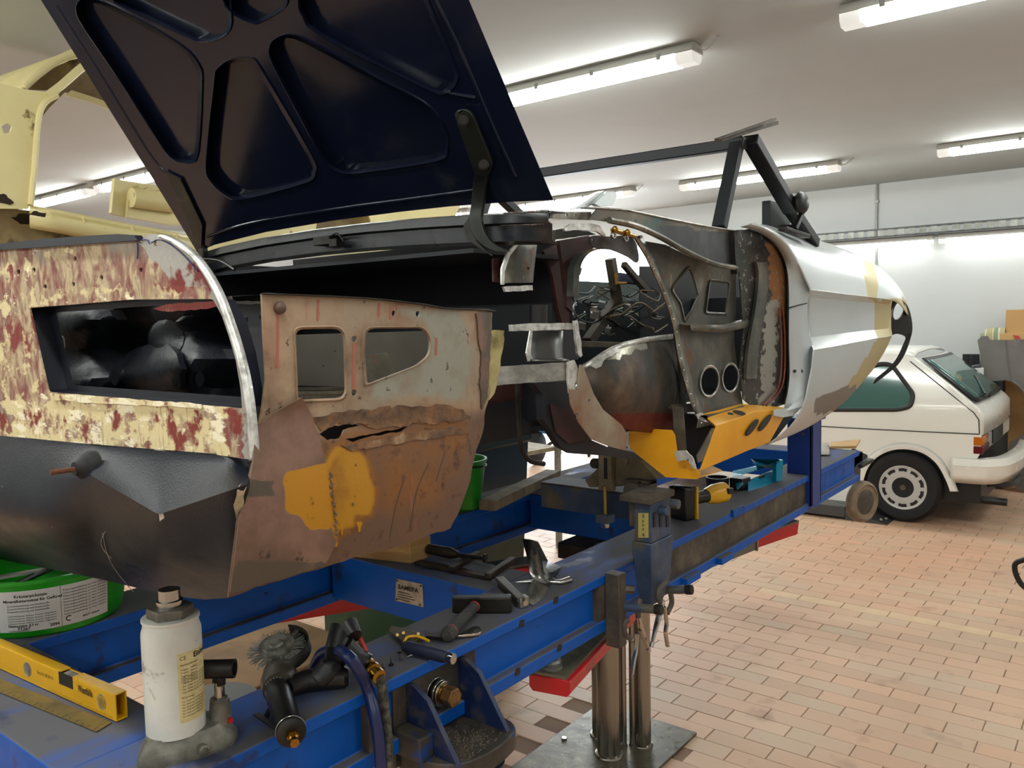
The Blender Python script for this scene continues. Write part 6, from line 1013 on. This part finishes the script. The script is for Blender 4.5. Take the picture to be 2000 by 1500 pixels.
g = MB(); g.box((GXs+.02,L_[4].y-.005,.60),(GXs+1.58,L_[4].y+.10,.72)); g.build('rear_panel', m_car, GF, bevel=.01)
lp = AX(1915,866,GXs); g = MB().box((GXs-.004,L_[4].y-.012,.665),(GXs+.30,L_[4].y+.055,.735)).build('amber_lamp', m_amber, GF, bevel=.008); g2 = MB().box((GXs-.004,L_[4].y-.012,.60),(GXs+.34,L_[4].y+.055,.664)).build('red_lamp', m_redl, GF, bevel=.008); MB().box((GXs+.30,L_[4].y-.012,.61),(GXs+.42,L_[4].y+.03,.735)).build('reverse_lamp', mat('clear_lens','a8a8a8',.15), GF, bevel=.006)
MB().box((GXs+.5,L_[4].y-.014,.62),(GXs+1.08,L_[4].y-.004,.735)).build('number_plate', m_black, GF)
for x in (.70,.78): MB().lathe((GXs+x,L_[4].y-.02,.83),(0,-1,0),[(.02,0),(.02,.012),(.012,.016)],14).build('lock_button', m_chrome, GF)
# bumper wraps round the corner
bp = [AX(1858,904,GXs-.012), AX(1910,903,GXs-.02), V((GXs-.01,.935,.53)), V((GXs+.10,.845,.53)), V((GXs+.45,.80,.53)), V((GXs+.8,.79,.53)), V((GXs+1.2,.81,.53))]; bz = [.56,.565,.57,.575,.575,.575,.575]; bp = cr([V((p.x,p.y,z)) for p, z in zip(bp,bz)],4)
g = MB(); nrm = []
rr = [[],[],[],[],[],[]]
for i, p in enumerate(bp):
    t_ = (bp[min(i+1,len(bp)-1)]-bp[max(i-1,0)]).normalized(); nn = V((t_.y,-t_.x,0)); nn = nn if nn.dot(p-V((GXs+.8,2.4,.5))) > 0 else -nn
    for k, (o, dz) in enumerate(((-.06,0),(.012,-.004),(.028,-.055),(.020,-.07),(.022,-.13),(-.02,-.20))): rr[k].append(p+nn*o+V((0,0,dz)))
g.grid(rr); g.build('bumper', m_car, GF, solid=.006, smooth=40)
MB().tube([tum(*p)+V((-.003,0,0)) for p in ((1778,706),(1845,760),(1902,806),(1912,820),(1913,848))],.004,6).build('tailgate_gap', m_trim, GF)
g = MB(); g.tube([AX(p[0],p[1],GXs-.004) for p in ((1590,832),(1700,838),(1800,843),(1912,848))],.004,6); g.build('belt_line', m_trim, GF)
g = MB(); ar = cr([(1668,985),(1672,945),(1686,905),(1714,878),(1756,865),(1803,872),(1838,896),(1860,932),(1872,960)],5); ai = cr([(1680,985),(1684,948),(1696,912),(1720,888),(1756,877),(1798,883),(1828,904),(1847,936),(1856,960)],5); g.grid([[AX(p.x,p.y,GXs-.002) for p in ar],[AX(p.x*.5+q_.x*.5,p.y*.5+q_.y*.5,GXs-.025) for p, q_ in zip(ar,ai)],[AX(q_.x,q_.y,GXs-.018) for q_ in ai],[AX(q_.x,q_.y,GXs+.05) for q_ in ai]]); g.build('arch_flare', m_car, GF, solid=.004, smooth=60)
g = MB().box((GXs+.05,1.0,.20),(GXs+1.55,4.4,.62)).build('underbody', m_black, GF); MB().lathe((GXs+.12,1.09,.22),(0,-1,0),[(.03,0),(.03,.26),(.022,.26)],14).build('exhaust', m_black, GF); MB().tube(cr([(GXs+.05,.95,.36),(GXs+.2,.82,.35),(GXs+.6,.79,.35)],4),.02,8).build('lower_valance', m_trim, GF)
MB().box((GXs+1.40,1.0,.62),(GXs+1.56,4.4,.9)).build('far_side', m_car, GF); MB().box((GXs+.1,2.3,.62),(GXs+.14,2.32,.9)).build('door_gap', m_trim, GF)
# rear wheel
wc = V((GXs-.015,1.545,.288)); WH = MB().lathe(wc,(1,0,0),[(.17,-.03),(.20,-.045),(.255,-.045),(.280,-.02),(.288,.02),(.288,.12),(.27,.15),(.17,.15)],48).build('wheel', m_rubber, GF)
m_rim = mat('silver_alloy','b9b9b6',.4,.15); MB().lathe(wc,(-1,0,0),[(.0,.026),(.05,.026),(.062,.018),(.075,.022),(.085,.032),(.125,.034),(.145,.032),(.165,.031),(.176,.037),(.183,.035),(.18,.0)],48).build('rim', m_rim, WH)
for k in range(10):
    a0 = 2*math.pi*k/10; g = MB(); q_ = []
    for rr_, aa in ((.134,.10),(.158,.10),(.161,.31),(.158,.52),(.134,.52),(.137,.31)): q_.append(wc+V((-.0335,rr_*math.cos(a0+aa),rr_*math.sin(a0+aa))))
    g.prism(q_,(-.002,0,0)); g.build('rim_slot', m_ink, WH)
for k in range(4): a = R(45+90*k); MB().lathe(wc+V((-.018,.05*math.cos(a),.05*math.sin(a))),(-1,0,0),[(.012,0),(.012,.006),(.007,.01)],10).build('wheel_bolt', m_steelgrey, WH)
MB().lathe(wc+V((-.02,0,0)),(-1,0,0),[(.024,0),(.022,.012),(.01,.014)],18).build('hub_cap', m_grime, WH)
# grey ramp lift in the floor beside the wheel
RP = thing('floor_ramp', 'low dark grey lift ramp on the floor by the hatchback wheel', 'ramp', (6.95,2.1,0)); m_ramp = mat('ramp_grey','4b4d4f',.4,.4,rvar=.08)
MB().box((6.95,1.95,.02),(7.5,3.3,.11)).build('platform', m_ramp, RP, bevel=.004); MB().prism([(6.96,1.95,.08),(6.96,1.62,.005),(6.96,1.62,0),(6.96,1.95,0)],(.45,0,0)).build('flap', m_ramp, RP)
for x, y, z in ((7.0,1.68,.022),(7.08,1.66,.016),(6.99,1.93,.075)): MB().cyl((x,y,z),(x-.01,y-.005,z+.012),.012,n=10).build('bolt', m_chrome, RP)
# ================================================================ corner at the right: spare body panels, cushion, boxes, machine
m_gp = mat('grey_primer_panel','5f5c58',.5,ramp=[(.3,'595652'),(.7,'6b6763')],scale=3)
GPn = thing('spare_wing_panel', 'grey primed body panel with wheel arch cut-out leaning at the right edge', 'body panel', (8.98,.9,0)); fX = 8.98
pn = [(1909,664),(1918,657),(1928,656),(1934,664),(1965,664),(2060,660),(2060,770),(2010,775),(1996,757),(1978,745),(1960,742),(1924,746)]
sheet(pn,(),lambda x, y: AX(x,y,fX-.03*math.sin((x-1900)*.03)),16,(.02,0,0)).build('upper_panel', m_gp, GPn, smooth=60); MB().tube(cr([AX(x,y,fX-.03) for x, y in ((1964,664),(1968,700),(1976,744))],4),.006,6).build('crease', m_gp, GPn)
sheet([(1972,866),(2010,840),(2060,820),(2060,960),(1995,958),(1975,945),(1962,910)],(),lambda x, y: AX(x,y,fX-.1),16,(.02,0,0)).build('lower_panel', m_gp, GPn, smooth=60); MB().tube(cr([AX(x,y,fX-.04) for x, y in ((1976,744),(1992,755),(2004,772),(2012,800))],4),.012,8).build('arch_lip', m_gp, GPn)
m_ply = mat('tan_plywood','9a7143',.7,ramp=[(.3,'8d6639'),(.7,'a87f50')],scale=3,layers=[dict(c='6f4d2a',t=(.6,.66),scale=6)])
tag(MB().prism([AX(x,y,9.22) for x, y in ((1957,738),(2060,738),(2060,960),(1952,950))],(.02,0,0)).build('plywood_board', m_ply), 'tan plywood board leaning behind the grey body panel', 'board')
CSn = thing('striped_cushion', 'green and cream striped cushion on top of the grey panel', 'cushion', AX(1935,660,9.1)); m_cu = [mat('cushion_sage','7f8a6c',.9), mat('cushion_cream','c9c2a4',.9), mat('cushion_olive','a39a78',.9)]
for k, (x0, x1, c_) in enumerate(((1914,1923,0),(1923,1926,1),(1926,1938,2),(1938,1940,1),(1940,1949,0),(1949,1952,1),(1952,1962,2))): g = MB(); a_, b_ = AX(x0,668,9.06), AX(x1,668,9.06); hh = .135-(.05 if k == 0 else .012 if k == 1 else 0); g.loft([[V((9.06+x,y,a_.z+z)) for x, z in ((0,0),(-.01,hh*.6),(.03,hh),(.16,hh),(.2,hh*.6),(.19,0))] for y in (a_.y, b_.y)]); g.build('stripe', m_cu[c_], CSn, smooth=70)
tag(MB().box(AX(1972,650,9.40), AX(2060,603,9.1)).build('cardboard_box', mat('tan_card','b08a58',.75), bevel=.004), 'plain tan cardboard box stacked at the right edge above the panels', 'box')
tag(MB().box(AX(1964,664,9.42), AX(2060,650,9.05)).build('cardboard_box', mat('tan_card_2','b8935c',.75), bevel=.004), 'flat tan box under the plain box, topped with red tape', 'box'); tag(MB().prism([AX(x,y,9.04) for x, y in ((1978,654),(1990,656),(1994,663),(1984,663))],(.01,0,0)).build('red_tape', m_redr), 'strip of red tape on the flat cardboard box', 'tape')
tag(MB().box(AX(1880,760,9.42), AX(1912,692,9.38)).build('black_panel', m_trim), 'black ribbed plastic panel against the white wall', 'panel'); bpn = bpy.data.objects['black_panel']
for k in range(3): MB().box(AX(1889+k*10,760,9.375), AX(1891+k*10,693,9.37)).build('rib', m_iron, bpn)
MC = thing('tyre_machine', 'grey workshop machine with green lamp behind the hatchback tailgate', 'machine', (9.05,1.2,0)); MB().prism([AX(x,y,8.98) for x, y in ((1900,735),(1922,722),(1940,750),(1940,950),(1900,950))],(.25,0,0)).build('console', mat('machine_grey','5f6468',.5), MC, bevel=.01); MB().prism([AX(x,y,9.0) for x, y in ((1938,745),(1958,745),(1958,960),(1938,960))],(.2,0,0)).build('column', m_trim, MC)
MB().lathe(AX(1931,753,8.975),(-1,0,0),[(.022,0),(.022,.01),(.012,.016)],16).build('green_lamp', mat('green_lamp','0fbf6a',.3,emit=(.05,.8,.35),es=1.2), MC); MB().lathe(AX(1930,764,8.975),(-1,0,0),[(.018,0),(.016,.014)],16).build('white_button', m_white, MC); MB().bar(AX(1944,753,8.98),AX(1945,763,8.98),.03,.02,up=(0,1,0)).build('amber_switch', m_amber, MC)
MB().tube(cr([AX(x,y,8.95) for x, y in ((1888,745),(1890,728),(1900,717),(1915,715))],5),.018,10).build('hoop', m_ramp, MC); MB().obox(AX(1910,728,8.96),(0,.05,0),(.02,0,0),(0,0,.05)).build('sticker_box', m_white, MC)
# black cable loop of a machine handle at the right edge
tag(MB().tube(cr([AX(x,y,5.0) for x, y in ((2030,1085),(1998,1094),(1984,1100),(1982,1112),(1988,1130),(2000,1146),(2030,1165))],6),.014,10).build('trolley_handle', m_black), 'black handle loop of a trolley entering at the right edge', 'handle')
th_ = bpy.data.objects['trolley_handle']; q = AX(2038,1125,5.0); MB().tube([AX(2030,1085,5.0),q,AX(2030,1165,5.0),V((5.0,q.y-.03,.06))],.016,8).build('handle_stem', m_black, th_); MB().box((4.85,q.y-.45,.05),(5.35,q.y-.01,.10)).build('deck', m_iron, th_, bevel=.004)
for x_, y_ in ((4.9,-.08),(5.3,-.08),(4.9,-.40),(5.3,-.40)): MB().cyl((x_,q.y+y_-.015,.03),(x_,q.y+y_+.015,.03),.03).build('wheel', m_rubber, th_)
